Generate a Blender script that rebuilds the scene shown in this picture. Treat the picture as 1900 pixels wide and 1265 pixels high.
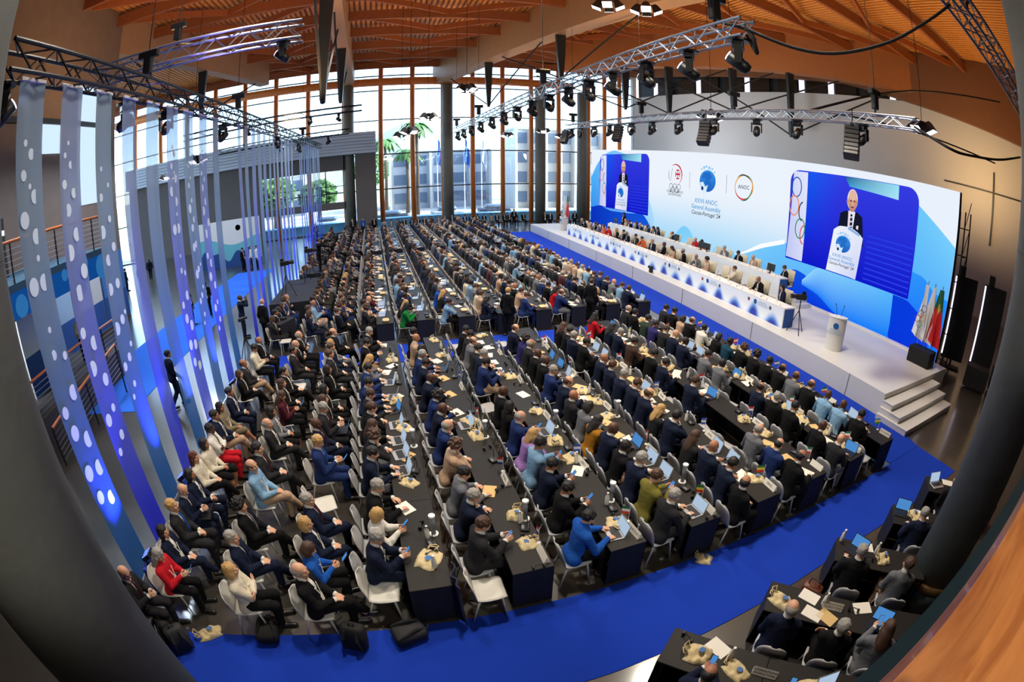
import bpy, math, random
import numpy as np
from mathutils import Vector, Matrix
SKY, SUN, HALL, STAGE, UPL, FLOOD, LED, GAL, WASH, LOB = 1.5, 10.0, 4200., 40., 360., 900., 1.0, 420., 820., 560.
for o in list(bpy.data.objects): bpy.data.objects.remove(o)
SC = bpy.context.scene; COL = SC.collection; rnd = random.Random(24)
# ---------------------------------------------------------------- camera: full-frame fisheye at the gallery rail
def rotm(p, y, r):
    ca, sa, cb, sb, cc, sc = math.cos(p), math.sin(p), math.cos(y), math.sin(y), math.cos(r), math.sin(r)
    return Matrix(((cb,-sb,0),(sb,cb,0),(0,0,1))) @ Matrix(((1,0,0),(0,ca,-sa),(0,sa,ca))) @ Matrix(((cc,-sc,0),(sc,cc,0),(0,0,1)))
cam = bpy.data.cameras.new('camera'); CAM = bpy.data.objects.new('camera', cam); COL.objects.link(CAM); SC.camera = CAM
CAM.matrix_world = Matrix.Translation((0,0,5.6)) @ rotm(math.radians(69.83), math.radians(-15.575), math.radians(-.247)).to_4x4()
cam.type = 'PANO'; cam.sensor_width = 36; cam.sensor_height = 36*1265/1900; cam.sensor_fit = 'HORIZONTAL'; cam.clip_start = .02; cam.clip_end = 500
cam.panorama_type = 'FISHEYE_EQUISOLID'; cam.fisheye_lens = 901.6*36/1900; cam.fisheye_fov = math.radians(200)
SC.render.engine = 'CYCLES'
SC.view_settings.view_transform = 'Standard'; SC.view_settings.look = 'None'; SC.view_settings.gamma = 1; SC.view_settings.exposure = 0
SC.view_settings.use_curve_mapping = False
SC.cycles.max_bounces = 7; SC.cycles.diffuse_bounces = 4; SC.cycles.glossy_bounces = 3; SC.cycles.transparent_max_bounces = 12; SC.cycles.transmission_bounces = 4
SC.cycles.use_denoising = True; SC.cycles.sample_clamp_indirect = 6; SC.cycles.caustics_reflective = False; SC.cycles.caustics_refractive = False
# ---------------------------------------------------------------- sky, sun, hall lamps
W = bpy.data.worlds.new('sky'); SC.world = W; W.use_nodes = True; nt = W.node_tree
sky = nt.nodes.new('ShaderNodeTexSky'); sky.sky_type = 'NISHITA'; sky.sun_disc = False; sky.sun_elevation = math.radians(38); sky.sun_rotation = math.radians(102)
nt.links.new(sky.outputs[0], nt.nodes['Background'].inputs[0]); nt.nodes['Background'].inputs[1].default_value = SKY
def light(name, kind, loc, energy, col=(1,1,1), size=1., rot=(0,0,0), size_y=None, spot=None, target=None, blend=.5):
    l = bpy.data.lights.new(name, kind); l.energy = energy; l.color = col
    if kind == 'AREA':
        l.size = size
        if size_y: l.shape = 'RECTANGLE'; l.size_y = size_y
    elif kind == 'SUN': l.angle = size
    else: l.shadow_soft_size = size
    if kind == 'SPOT': l.spot_size = math.radians(spot); l.spot_blend = blend
    o = bpy.data.objects.new(name, l); COL.objects.link(o); o.location = loc; o.rotation_euler = rot
    if target: o.rotation_euler = (Vector(target)-Vector(loc)).to_track_quat('-Z', 'Y').to_euler()
    return o
light('sun', 'SUN', (90,40,60), SUN, (1,.95,.86), .01, target=(90-1.0*60, 40+.22*60, 60-.75*60))
# ceiling hi-bay lamps hang from the deck: soft light on the floor of the hall
for x, y, e in ((1.5,7.5,1.),(8.5,8.5,1.),(-4,11,.5),(4.5,17,1.),(11,20,.7),(-1,26,.9),(8,30,1.),(0,39,.6),(9,42,.6),(16,38,.5)):
    light('hibay_light', 'SPOT', (x,y,14.2), HALL*e, (1,.91,.76), .45, spot=120, target=(x,y,0), blend=.9)
# stage wash from the front trusses
for y in (8,14,20,26,33): light('stage_wash', 'AREA', (8.5,y,8.0), STAGE, (1,.97,.93), .8, target=(14.8,y+1,1.0))
# added fill behind the camera for the near columns, wash on the grey wall
for x, y, e, t in ((2.5,-3.5,1.,(-2.6,1.6,3.)),(2.0,-2.5,.3,(7.2,1.1,4.))): light('gallery_lamp', 'AREA', (x,y,9.5), GAL*e, (1,.97,.86), 1.4, target=t)
for x, y, tx_, ty_, e, c in ((20,22,31,26,.6,(.95,.96,1.)),(21,33,29,38,.8,(.95,.96,1.)),(30,10.0,36.0,10.5,.75,(1,.60,.24))): light('wall_wash', 'AREA', (x,y,7.4), WASH*e, c, 1.5, target=(tx_,ty_,12.5 if x < 28 else 14.5))
# added cool fill to brighten the open floor beyond the banners
for x, y, e in ((-10.5,12,.8),(-11,20,1.),(-13,30,1.),(-20,38,1.)): light('lobby_light', 'AREA', (x,y,8.8), LOB*e, (.72,.86,1.), 1.6)
light('violet_spot', 'SPOT', (-5.0,9.5,8.2), 260., (.35,.25,1.), .1, spot=60, target=(-4.5,12.4,9.8))
# added warm fill lamps at truss height, aimed up to brighten the timber roof
for x, y, e in ((-8,18,.7),(0,20,1.),(6,16,1.1),(12,22,.9),(18,14,1.0),(4,34,.8),(14,36,.8),(-6,34,.5),(24,10,.8),(-11,19,.9),(-3.4,20,.6),(9,10,.9),(20,24,.6)):
    light('roof_uplight', 'AREA', (x,y,9.2), UPL*e, (1,.66,.30), 1.2, rot=(math.pi,0,0))
# ---------------------------------------------------------------- helpers
def mat(name, col=(.8,.8,.8), rough=.6, metal=0., emit=None, es=0., spec=.5, objcol=False, bump=None, noise=None, coat=0.):
    """procedural Principled material; objcol takes the object's own colour, noise=(scale,amount) varies it a little"""
    m = bpy.data.materials.new(name); m.use_nodes = True
    nt = m.node_tree; b = nt.nodes['Principled BSDF']
    b.inputs['Roughness'].default_value = rough; b.inputs['Metallic'].default_value = metal
    b.inputs['Specular IOR Level'].default_value = spec
    if coat: b.inputs['Coat Weight'].default_value = coat
    src = None
    if objcol:
        oi = nt.nodes.new('ShaderNodeObjectInfo'); src = oi.outputs['Color']
    else: b.inputs['Base Color'].default_value = (*col, 1)
    if noise:
        tc = nt.nodes.new('ShaderNodeTexCoord'); nz = nt.nodes.new('ShaderNodeTexNoise')
        nz.inputs['Scale'].default_value = noise[0]; nz.inputs['Detail'].default_value = 4
        nt.links.new(tc.outputs['Object'], nz.inputs['Vector'])
        mp = nt.nodes.new('ShaderNodeMapRange'); mp.inputs['To Min'].default_value = 1-noise[1]; mp.inputs['To Max'].default_value = 1+noise[1]
        nt.links.new(nz.outputs['Fac'], mp.inputs['Value'])
        mx = nt.nodes.new('ShaderNodeVectorMath'); mx.operation = 'SCALE'
        if src: nt.links.new(src, mx.inputs[0])
        else: mx.inputs[0].default_value = col
        nt.links.new(mp.outputs[0], mx.inputs['Scale']); nt.links.new(mx.outputs[0], b.inputs['Base Color'])
    elif src: nt.links.new(src, b.inputs['Base Color'])
    if bump:
        tc = nt.nodes.new('ShaderNodeTexCoord'); nz = nt.nodes.new('ShaderNodeTexNoise'); nz.inputs['Scale'].default_value = bump[0]
        nt.links.new(tc.outputs['Object'], nz.inputs['Vector'])
        bp = nt.nodes.new('ShaderNodeBump'); bp.inputs['Strength'].default_value = bump[1]; bp.inputs['Distance'].default_value = .018
        nt.links.new(nz.outputs['Fac'], bp.inputs['Height']); nt.links.new(bp.outputs[0], b.inputs['Normal'])
    if emit:
        b.inputs['Emission Color'].default_value = (*emit, 1); b.inputs['Emission Strength'].default_value = es
    return m

def emat(name, strength, col=None):
    """light emitting surface; colour from the mesh colour attribute 'Col' unless given"""
    m = bpy.data.materials.new(name); m.use_nodes = True; nt = m.node_tree; nt.nodes.clear()
    o = nt.nodes.new('ShaderNodeOutputMaterial'); e = nt.nodes.new('ShaderNodeEmission'); e.inputs['Strength'].default_value = strength
    if col: e.inputs['Color'].default_value = (*col, 1)
    else:
        a = nt.nodes.new('ShaderNodeVertexColor'); a.layer_name = 'Col'; nt.links.new(a.outputs['Color'], e.inputs['Color'])
    nt.links.new(e.outputs[0], o.inputs['Surface']); return m

def s2l(c): return tuple((v/12.92 if v <= .04045 else ((v+.055)/1.055)**2.4) for v in c)
def rgb(r, g, b): return s2l((r/255, g/255, b/255))

def link(o, parent=None):
    COL.objects.link(o)
    if parent is not None: o.parent = parent
    return o

def np_mesh(name, V, Q, mats=(), smooth=False, mi=None, col=None):
    """mesh from numpy verts and quads/tris (n x 3 or n x 4)"""
    V = np.asarray(V, np.float32); Q = np.asarray(Q, np.int32)
    me = bpy.data.meshes.new(name); n, k = Q.shape
    me.vertices.add(len(V)); me.vertices.foreach_set('co', V.ravel())
    me.loops.add(n*k); me.loops.foreach_set('vertex_index', Q.ravel())
    me.polygons.add(n); me.polygons.foreach_set('loop_start', np.arange(0, n*k, k, dtype=np.int32))
    me.polygons.foreach_set('use_smooth', np.full(n, smooth))
    if mi is not None: me.polygons.foreach_set('material_index', np.asarray(mi, np.int32))
    if col is not None:
        a = me.color_attributes.new('Col', 'FLOAT_COLOR', 'POINT')
        a.data.foreach_set('color', np.c_[col, np.ones(len(V))].astype(np.float32).ravel())
    for m in mats: me.materials.append(m)
    me.update(calc_edges=True); return me

class MB:
    """collects boxes, bars, tubes and lathes in one mesh"""
    def __init__(s): s.v = []; s.f = []; s.mi = []; s.cur = 0
    def add(s, V, F, M=None):
        o = len(s.v)
        for p in V: s.v.append(tuple(M @ Vector(p)) if M is not None else tuple(p))
        for f in F: s.f.append(tuple(i+o for i in f)); s.mi.append(s.cur)
        return s
    def box(s, x0, x1, y0, y1, z0, z1, M=None, bev=0.):
        V = [(x0,y0,z0),(x1,y0,z0),(x1,y1,z0),(x0,y1,z0),(x0,y0,z1),(x1,y0,z1),(x1,y1,z1),(x0,y1,z1)]
        F = [(0,3,2,1),(4,5,6,7),(0,1,5,4),(1,2,6,5),(2,3,7,6),(3,0,4,7)]
        return s.add(V, F, M)
    def rbox(s, cx, cy, cz, sx, sy, sz, r, M=None, n=3):
        """box with rounded vertical edges and a chamfered top and bottom"""
        ring = []
        for qx, qy, a0 in ((1,1,0),(-1,1,90),(-1,-1,180),(1,-1,270)):
            for i in range(n+1):
                a = math.radians(a0+90*i/n); ring.append((qx*(sx/2-r)+r*math.cos(a), qy*(sy/2-r)+r*math.sin(a)))
        N = len(ring); c = min(r*.5, sz*.3); V = []
        for z, k in ((-sz/2, c), (-sz/2+c, 0), (sz/2-c, 0), (sz/2, c)):
            for x, y in ring: V.append((cx+x*(1-2*k/sx), cy+y*(1-2*k/sy), cz+z))
        F = [tuple(reversed(range(N))), tuple(range(3*N, 4*N))]
        for l in range(3):
            for i in range(N): j = (i+1) % N; F.append((l*N+i, l*N+j, (l+1)*N+j, (l+1)*N+i))
        return s.add(V, F, M)
    def tube(s, pts, r, n=8, caps=True):
        """tube along points; r one radius or one per point"""
        pts = [Vector(p) for p in pts]; rs = r if isinstance(r, (list, tuple)) else [r]*len(pts)
        V = []; prev = None
        for i, p in enumerate(pts):
            d = (pts[min(i+1, len(pts)-1)]-pts[max(i-1, 0)]).normalized()
            if prev is None:
                u = d.orthogonal().normalized()
            else:
                u = (prev-d*prev.dot(d)).normalized()
            prev = u; w = d.cross(u)
            for k in range(n): a = 2*math.pi*k/n; V.append(p+(u*math.cos(a)+w*math.sin(a))*rs[i])
        F = [(i*n+k, i*n+(k+1) % n, (i+1)*n+(k+1) % n, (i+1)*n+k) for i in range(len(pts)-1) for k in range(n)]
        if caps: F += [tuple(reversed(range(n))), tuple((len(pts)-1)*n+k for k in range(n))]
        return s.add(V, F)
    def lathe(s, prof, n=16, M=None, a0=0, a1=360):
        """profile [(r,z)] turned about z"""
        full = abs(a1-a0) >= 360; m = n if full else n+1; V = []
        for r, z in prof:
            for k in range(m): a = math.radians(a0+(a1-a0)*k/n); V.append((r*math.cos(a), r*math.sin(a), z))
        F = [(i*m+k, i*m+(k+1) % m, (i+1)*m+(k+1) % m, (i+1)*m+k) for i in range(len(prof)-1) for k in range(n)]
        if full:
            if prof[0][0] > 1e-6: F.append(tuple(reversed(range(m))))
            if prof[-1][0] > 1e-6: F.append(tuple((len(prof)-1)*m+k for k in range(m)))
        return s.add(V, F, M)
    def prism(s, poly, z0, z1, M=None):
        n = len(poly)
        return s.add([(x,y,z0) for x,y in poly]+[(x,y,z1) for x,y in poly], [tuple(reversed(range(n))), tuple(range(n,2*n))]+[(i,(i+1)%n,n+(i+1)%n,n+i) for i in range(n)], M)
    def bar(s, a, b, w, h, up=(0,0,1)):
        """rectangular bar from a to b, w across and h along up"""
        a = Vector(a); b = Vector(b); d = (b-a).normalized(); u = Vector(up); u = (u-d*u.dot(d)).normalized(); c = d.cross(u)
        V = [a+c*(sx*w/2)+u*(sz*h/2) for sx, sz in ((-1,-1),(1,-1),(1,1),(-1,1))]+[b+c*(sx*w/2)+u*(sz*h/2) for sx, sz in ((-1,-1),(1,-1),(1,1),(-1,1))]
        return s.add(V, [(0,1,2,3),(7,6,5,4),(0,4,5,1),(1,5,6,2),(2,6,7,3),(3,7,4,0)])
    def mesh(s, name, mats, smooth=False):
        me = bpy.data.meshes.new(name); me.from_pydata(s.v, [], s.f)
        for m in (mats if isinstance(mats, (list, tuple)) else [mats]): me.materials.append(m)
        me.polygons.foreach_set('material_index', s.mi)
        if smooth: me.polygons.foreach_set('use_smooth', [True]*len(s.f))
        me.update(); return me
    def build(s, name, mats, parent=None, smooth=False):
        bm = s.mesh(name, mats, smooth); o = bpy.data.objects.new(name, bm)
        return link(o, parent)

def obj(name, me, parent=None, loc=None, rz=0, color=None):
    o = bpy.data.objects.new(name, me); link(o, parent)
    if loc is not None: o.location = loc
    if rz: o.rotation_euler = (0, 0, rz)
    if color is not None: o.color = (*color, 1)
    return o
def tag(o, label, cat, group=None):
    o['label'] = label; o['category'] = cat
    if group: o['group'] = group
    return o
def thing(name, label, cat, loc=(0,0,0), rz=0, group=None):
    o = bpy.data.objects.new(name, None); o.empty_display_size = .1; COL.objects.link(o); o.location = loc; o.rotation_euler = (0, 0, rz)
    return tag(o, label, cat, group)
def struct(o): o['kind'] = 'structure'; return o
def copy_tree(root, loc=None, rz=None, label=None, group=None):
    r = root.copy(); COL.objects.link(r)
    if loc is not None: r.location = loc
    if rz is not None: r.rotation_euler = (0, 0, rz)
    if label: r['label'] = label
    if group: r['group'] = group
    for ch in KIDS.get(root.name) or KIDS.setdefault(root.name, list(root.children)):
        c = ch.copy(); COL.objects.link(c); c.parent = r
        for g in KIDS.get(ch.name) or KIDS.setdefault(ch.name, list(ch.children)):
            d = g.copy(); COL.objects.link(d); d.parent = c
    return r
KIDS = {}
NUM = 'zero one two three four five six seven eight nine ten eleven twelve thirteen fourteen fifteen sixteen seventeen eighteen nineteen twenty'.split()
NUM += ['twenty-'+w for w in NUM[1:10]]+['thirty']+['thirty-'+w for w in NUM[1:10]]+['forty']+['forty-'+w for w in NUM[1:10]]
ORD = 'zeroth first second third fourth fifth sixth seventh eighth ninth tenth eleventh twelfth thirteenth fourteenth fifteenth sixteenth seventeenth eighteenth nineteenth twentieth'.split()
ORD += ['twenty-'+w for w in ORD[1:10]]+['thirtieth']+['thirty-'+w for w in ORD[1:10]]
def text_mesh(name, body, size, m, depth=.0, align='CENTER', shear=0., space=1., bold=0.):
    """flat lettering in the XY plane, centred"""
    cu = bpy.data.curves.new(name, 'FONT'); cu.body = body; cu.size = size; cu.align_x = align; cu.align_y = 'CENTER'
    cu.extrude = depth; cu.shear = shear; cu.resolution_u = 2; cu.offset = bold*size; cu.space_line = space
    o = bpy.data.objects.new(name, cu); me = bpy.data.meshes.new_from_object(o); me.name = name
    me.materials.clear(); me.materials.append(m); bpy.data.objects.remove(o); bpy.data.curves.remove(cu); return me
# ---------------------------------------------------------------- materials
M_SKIN = mat('skin', objcol=True, rough=.5); M_EYE = mat('eye_dark', (.015,.012,.01), .2); M_LIP = mat('lip', rgb(150,82,72), .5)
M_CLOTH = mat('cloth', objcol=True, rough=.9, spec=.2, noise=(55,.14), bump=(13,1.)); M_HAIR = mat('hair', objcol=True, rough=.5, noise=(45,.4), bump=(70,.6))
M_SHOE = mat('shoe_leather', (.012,.011,.010), .35); M_PAPER = mat('white_paper', rgb(226,222,212), .8); M_BLACK = mat('black_plastic', rgb(20,20,22), .45)
M_RUBBER = mat('black_matt', rgb(13,13,15), .8); M_STEEL = mat('steel_dark', rgb(52,56,62), .4, .7); M_ALU = mat('aluminium', rgb(168,172,180), .32, .85)
M_ALUDARK = mat('black_truss', rgb(30,32,38), .4, .4); M_CONC = mat('concrete', rgb(112,112,104), .75, noise=(1.4,.28), bump=(9,.25))
M_WHITE = mat('white_paint', rgb(232,232,230), .5); M_STAGE = mat('stage_white', rgb(212,211,207), .45, noise=(.8,.04))
M_TABLE = mat('table_black', rgb(29,27,25), .58, spec=.3, noise=(5,.15)); M_DRAPE = mat('drape_black', rgb(15,18,32), .75, noise=(3,.2))
M_CHAIR = mat('chair_white', rgb(205,202,194), .4); M_CHAIRG = mat('chair_grey', rgb(172,173,176), .4)
M_CARPET = mat('carpet_blue', rgb(30,66,190), .95, spec=.1, noise=(240,.35), bump=(300,.6))
M_TOTE = mat('canvas', rgb(206,188,146), .9, noise=(30,.12), bump=(60,.5)); M_GLUE = mat('glulam', rgb(160,122,88), .6, noise=(2.2,.12))
M_DECK = mat('roof_slats', rgb(210,140,70), .6, noise=(3,.15)); M_BEAM = mat('roof_beam', rgb(140,78,42), .6, noise=(4,.2)); M_LOG = mat('mullion_wood', rgb(206,116,44), .5, noise=(4,.2))
M_WALLG = mat('wall_grey', rgb(176,176,178), .8, noise=(.6,.05)); M_WALLB = mat('wall_taupe', rgb(104,98,96), .8, noise=(.8,.1)); M_PANEL = mat('wall_wood', rgb(112,92,78), .6, noise=(1.5,.2))
M_SLATW = mat('slat_white', rgb(214,224,238), .6); M_RUBBLE = mat('ground_pale', rgb(170,165,155), .9, noise=(.3,.2))
M_TEAL = mat('rail_teal', rgb(14,52,66), .4); M_ORANGE = mat('handrail_wood', rgb(190,104,46), .4, noise=(6,.2)); M_NAVY = mat('blue_panel', rgb(28,74,140), .6)
def wood_grain(name, c1, c2):
    m = mat(name, c1, .32, coat=.3); nt = m.node_tree; b = nt.nodes['Principled BSDF']
    tc = nt.nodes.new('ShaderNodeTexCoord'); mp = nt.nodes.new('ShaderNodeMapping'); mp.inputs['Scale'].default_value = (1.6,14,14)
    nz = nt.nodes.new('ShaderNodeTexNoise'); nz.inputs['Scale'].default_value = 2.2; nz.inputs['Detail'].default_value = 6; nz.inputs['Distortion'].default_value = 1.2
    cr = nt.nodes.new('ShaderNodeValToRGB'); cr.color_ramp.elements[0].color = (*c1,1); cr.color_ramp.elements[1].color = (*c2,1); cr.color_ramp.elements[0].position = .35; cr.color_ramp.elements[1].position = .7
    nt.links.new(tc.outputs['Object'], mp.inputs[0]); nt.links.new(mp.outputs[0], nz.inputs['Vector']); nt.links.new(nz.outputs['Fac'], cr.inputs[0])
    v = nt.nodes.new('ShaderNodeTexVoronoi'); v.inputs['Scale'].default_value = 5.5; mp2 = nt.nodes.new('ShaderNodeMapping'); mp2.inputs['Scale'].default_value = (.6,1.6,1); nt.links.new(tc.outputs['Object'], mp2.inputs[0]); nt.links.new(mp2.outputs[0], v.inputs['Vector'])
    cr2 = nt.nodes.new('ShaderNodeValToRGB'); cr2.color_ramp.elements[0].color = (.10,.035,.012,1); cr2.color_ramp.elements[1].color = (1,1,1,1); cr2.color_ramp.elements[0].position = .05; cr2.color_ramp.elements[1].position = .13
    nt.links.new(v.outputs['Distance'], cr2.inputs[0])
    mx = nt.nodes.new('ShaderNodeVectorMath'); mx.operation = 'MULTIPLY'; nt.links.new(cr.outputs[0], mx.inputs[0]); nt.links.new(cr2.outputs[0], mx.inputs[1]); nt.links.new(mx.outputs[0], b.inputs['Base Color']); return m
M_RAIL = wood_grain('rail_pine', rgb(132,74,34), rgb(172,110,58))
def glass(name, tint, clear):
    m = bpy.data.materials.new(name); m.use_nodes = True; nt = m.node_tree; nt.nodes.clear()
    o = nt.nodes.new('ShaderNodeOutputMaterial'); t = nt.nodes.new('ShaderNodeBsdfTransparent'); t.inputs[0].default_value = (*tint,1)
    g = nt.nodes.new('ShaderNodeBsdfGlossy'); g.inputs['Roughness'].default_value = .03; mx = nt.nodes.new('ShaderNodeMixShader'); mx.inputs[0].default_value = 1-clear
    nt.links.new(t.outputs[0], mx.inputs[1]); nt.links.new(g.outputs[0], mx.inputs[2]); nt.links.new(mx.outputs[0], o.inputs[0]); return m
M_GLASS = glass('window_glass', (.86,.92,.95), .93)
# ---------------------------------------------------------------- floor, carpets
fm = mat('floor_concrete', rgb(58,54,48), .35, noise=(.5,.35), coat=.8); fm.node_tree.nodes['Principled BSDF'].inputs['Coat Roughness'].default_value = .14; struct(MB().box(-34,46,-7,52,-.3,0).build('floor', fm))
M_CARPET_LIT = mat('carpet_sky', rgb(52,112,226), .95, spec=.1, noise=(240,.3))  # lit copy of the carpet: light on the path put into its colour
def carpet(poly, lab, name='carpet', m=None):
    o = MB().prism(poly, .0, .012).build(name, m or M_CARPET); tag(o, lab, 'carpet', 'blue aisle carpets'); return o
carpet([(-4.2,2.72),(2.0,2.68),(7.0,2.9),(12.0,2.72),(12.0,4.16),(-4.2,4.16)], 'blue carpet of the front aisle, between the row ends and the corner tables')
carpet([(10.35,4.17),(12.0,4.17),(12.24,4.9),(13.5,42),(11.4,42)], 'long blue carpet strip between the front row and the white stage face')
carpet([(-4.2,13.85),(10.3,13.75),(10.3,15.35),(-4.2,15.4)], 'blue carpet of the cross aisle between the first and second table blocks')
carpet([(-4.2,29.9),(10.9,29.9),(10.9,31.2),(-4.2,31.2)], 'blue carpet of the far cross aisle, beyond the second table block')
carpet([(-11.6,12),(-8.2,12),(-7.6,33),(-10.4,33)], 'blue carpet path on the open floor beyond the hanging banners', m=M_CARPET_LIT)
# ---------------------------------------------------------------- columns
def column(n, x, y, r, z1, mtl=None, base=True):
    o = MB().lathe([(r,0),(r,z1)], 32).build('column_%d' % n, mtl or M_CONC, smooth=True); o.location = (x,y,0); struct(o)
    if base:
        for zz in (z1*.32, z1*.64): MB().lathe([(r+.004,zz-.012),(r-.02,zz),(r+.004,zz+.012)], 32).build('joint', M_RUBBER, o)
    return o
column(1, -2.78, 1.83, .57, 17.3); c2 = column(2, 7.22, 1.10, .47, 17.3)
MB().lathe([(.50,.50),(.52,.50),(.52,.60),(.48,.62)], 32).build('steel_ring', mat('ring_brass', rgb(190,150,100), .3, .8), c2, True)
MB().lathe([(.49,0),(.49,.5)], 24).build('steel_base', mat('base_steel', rgb(96,104,112), .35, .6), c2, True)
for i, (x, y, z) in enumerate(((-2.85,49.2,15.4),(7.1,49.2,14.9),(16.9,49.2,14.9),(21.7,49.2,14.6))): column(3+i, x, y, .55, z)
# ---------------------------------------------------------------- window wall at the far end: log mullions, rails, panes
WY = 50.0; MX = [-31,-27.5,-24,-20.6,-17.2,-13.8,-10.4,-7,-3.3,.4,3.6,6.7,9.75,12.9,16.0,19.1,22.6,24.6,26.5,28.5]; RZs = [0,4.2,7.8,11.4,14.6,16.2,17.8]
ww = struct(MB().box(-31,28.5,WY-.05,WY+.05,-.02,.12).build('window_1', M_STEEL))
for x in MX:
    MB().lathe([(.25,0),(.25,17.6)], 14).build('mullion', M_LOG, ww, True).location = (x, WY-.42, 0)
    MB().box(-.04,.04,-.06,.06,0,17.8).build('frame_post', M_WHITE, ww).location = (x, WY, 0)
for z in RZs[1:-1]: MB().box(-31,28.5,WY-.09,WY+.05,z-.06,z+.06).build('window_rail', M_STEEL, ww)
for a, b in zip(MX, MX[1:]):
    for z0, z1 in zip(RZs, RZs[1:]): MB().box(a+.05,b-.05,WY-.012,WY+.012,z0+.07,z1-.07).build('pane', M_GLASS, ww)
lg = MB(); lg.tube([(-30,WY-.9,15.6),(20.5,WY-.9,15.2)], .42, 16); struct(lg.build('beam_1', M_LOG, smooth=True))
# ---------------------------------------------------------------- entrance portal in front of the glass, left
po = struct(MB().box(-28,-12.1,48.6,49.6,0,8.0).box(-12.1,-3.4,48.6,49.6,6.5,8.0).box(-2.2,-.15,48.2,49.6,0,8.0).box(-12.1,-3.4,48.8,49.4,2.6,3.3).build('wall_portal', M_WALLB))
for k in range(7): MB().box(-28.1,-.1,48.0,48.5,8.02+k*.31,8.29+k*.31).build('slat', M_SLATW, po)
MB().box(-28.0,-.2,48.5,49.6,8,10.15).build('slat_backing', M_SLATW, po)
struct(MB().box(-5.3,-5.2,48.9,49,3.3,6.5).box(-12,-3.4,48.9,49,4.9,4.97).box(-9,-8.94,48.9,49,0,6.5).build('trim_1', M_STEEL))
# ---------------------------------------------------------------- side walls, roof deck
def wall_line(name, p, q, z0, z1, m, t=.3):
    o = MB(); a = Vector((*p,0)); b = Vector((*q,0)); d = (b-a).normalized(); n = Vector((-d.y,d.x,0))*t
    V = [a,b,b+n,a+n]; o.prism([(v.x,v.y) for v in V], z0, z1); return struct(o.build(name, m))
wr = wall_line('wall_right', (38,2.5), (26,45), 0, 13.9, M_WALLG)
for k in range(5):                                                     # panel joints on the grey wall
    t = .16+k*.17; x = 38-12*t; y = 2.5+42.5*t; MB().box(-.03,.03,-.02,.02,5.5,9.5).build('joint_strip', M_STEEL, wr).location = (x-.02,y,0)
cp_ = MB(); cp_.bar((37.15,4.2,8.6),(34.3,14.2,8.6),.10,.10); cp_.build('conduit', M_STEEL, wr)
MB().bar((36.6,6.0,3),(36.6,6.0,10.5),.12,.12,up=(1,0,0)).build('conduit', M_STEEL, wr); MB().bar((35.4,10.2,5.0),(35.4,10.2,10.0),.12,.12,up=(1,0,0)).build('conduit', M_STEEL, wr)
# clerestory over the grey wall: crinkled dark film with bright light slots between
cl = wall_line('wall_clerestory', (38.6,2.5), (26.6,45), 13.9, 17.6, M_STEEL)
film = mat('dark_film', rgb(46,36,30), .25, .3, bump=(1.2,1.)); slot = emat('slot_light', 1.6, (.88,.8,1.))
for k in range(14):
    t = .10+k*.062; x = 38.3-12*t; y = 2.5+42.5*t
    f = MB().bar((x-.33,y-.1,13.92),(x-.33,y-.1,15.4),.04,1.9,up=(-.272,.962,0)).build('film_panel', film, cl)
    if k not in (3,5,8,10,12): MB().bar((x-.62,y+1.25,13.92),(x-.62,y+1.25,15.35),.05,.50,up=(-.272,.962,0)).build('light_slot', slot, cl)
wall_line('wall_left', (-15.5,24.7), (-15.5,-6), 0, 17.5, M_PANEL);  wall_line('wall_step', (-31.3,22), (-15.6,22), 0, 17.5, M_PANEL)
wall_line('wall_back', (-15.5,-5.8), (45,-5.8), 0, 17.5, M_WALLB); wall_line('wall_side', (45,-6), (38,2.5), 0, 17.5, M_WALLG)
wall_line('wall_far_right', (26,45), (28.6,50.1), 0, 17.5, M_WALLG)
lw = bpy.data.objects['wall_left']; brt = emat('daylit_blind', 1.1, (.62,.80,1.))  # daylight through the blinds is put in as the material's own glow
for y0_, y1_, z0, z1 in ((20.6,22.4,10.75,12.6),(20.6,22.4,6.6,10.5),(17.4,19.0,9.2,10.7)): MB().box(-15.19,-15.10,y0_,y1_,z0,z1).build('window_blind', brt, lw)
MB().box(-15.19,-15.0,12,24,10.5,10.75).build('window_bar', M_STEEL, lw); MB().box(-15.19,-15.12,19.1,20.5,3.2,10.4).build('grey_panel', M_WALLG, lw)
w2 = struct(MB().box(-31.5,-31.2,22,50,-.02,.12).build('window_2', M_STEEL))
YS = [22+3.5*k for k in range(9)]
for y in YS: MB().lathe([(.2,0),(.2,17.6)], 12).build('mullion', M_LOG, w2, True).location = (-31.0,y,0)
for z in RZs[1:-1]: MB().box(-31.4,-31.25,22,50,z-.06,z+.06).build('window_rail', M_STEEL, w2)
for a, c_ in zip(YS, YS[1:]):
    for z0, z1 in zip(RZs, RZs[1:]): MB().box(-31.36,-31.34,a+.05,c_-.05,z0+.07,z1-.07).build('pane', M_GLASS, w2)
dk = struct(MB().box(-32,46,-6,50.6,17.75,18.0).build('ceiling', M_BEAM))
b = MB()
for k in range(212): x = -31.5+k*.365; b.box(x,x+.21,-6,50.4,17.62,17.74)
sl = b.build('slats', M_DECK, dk); sl['kind'] = 'stuff'
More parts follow.
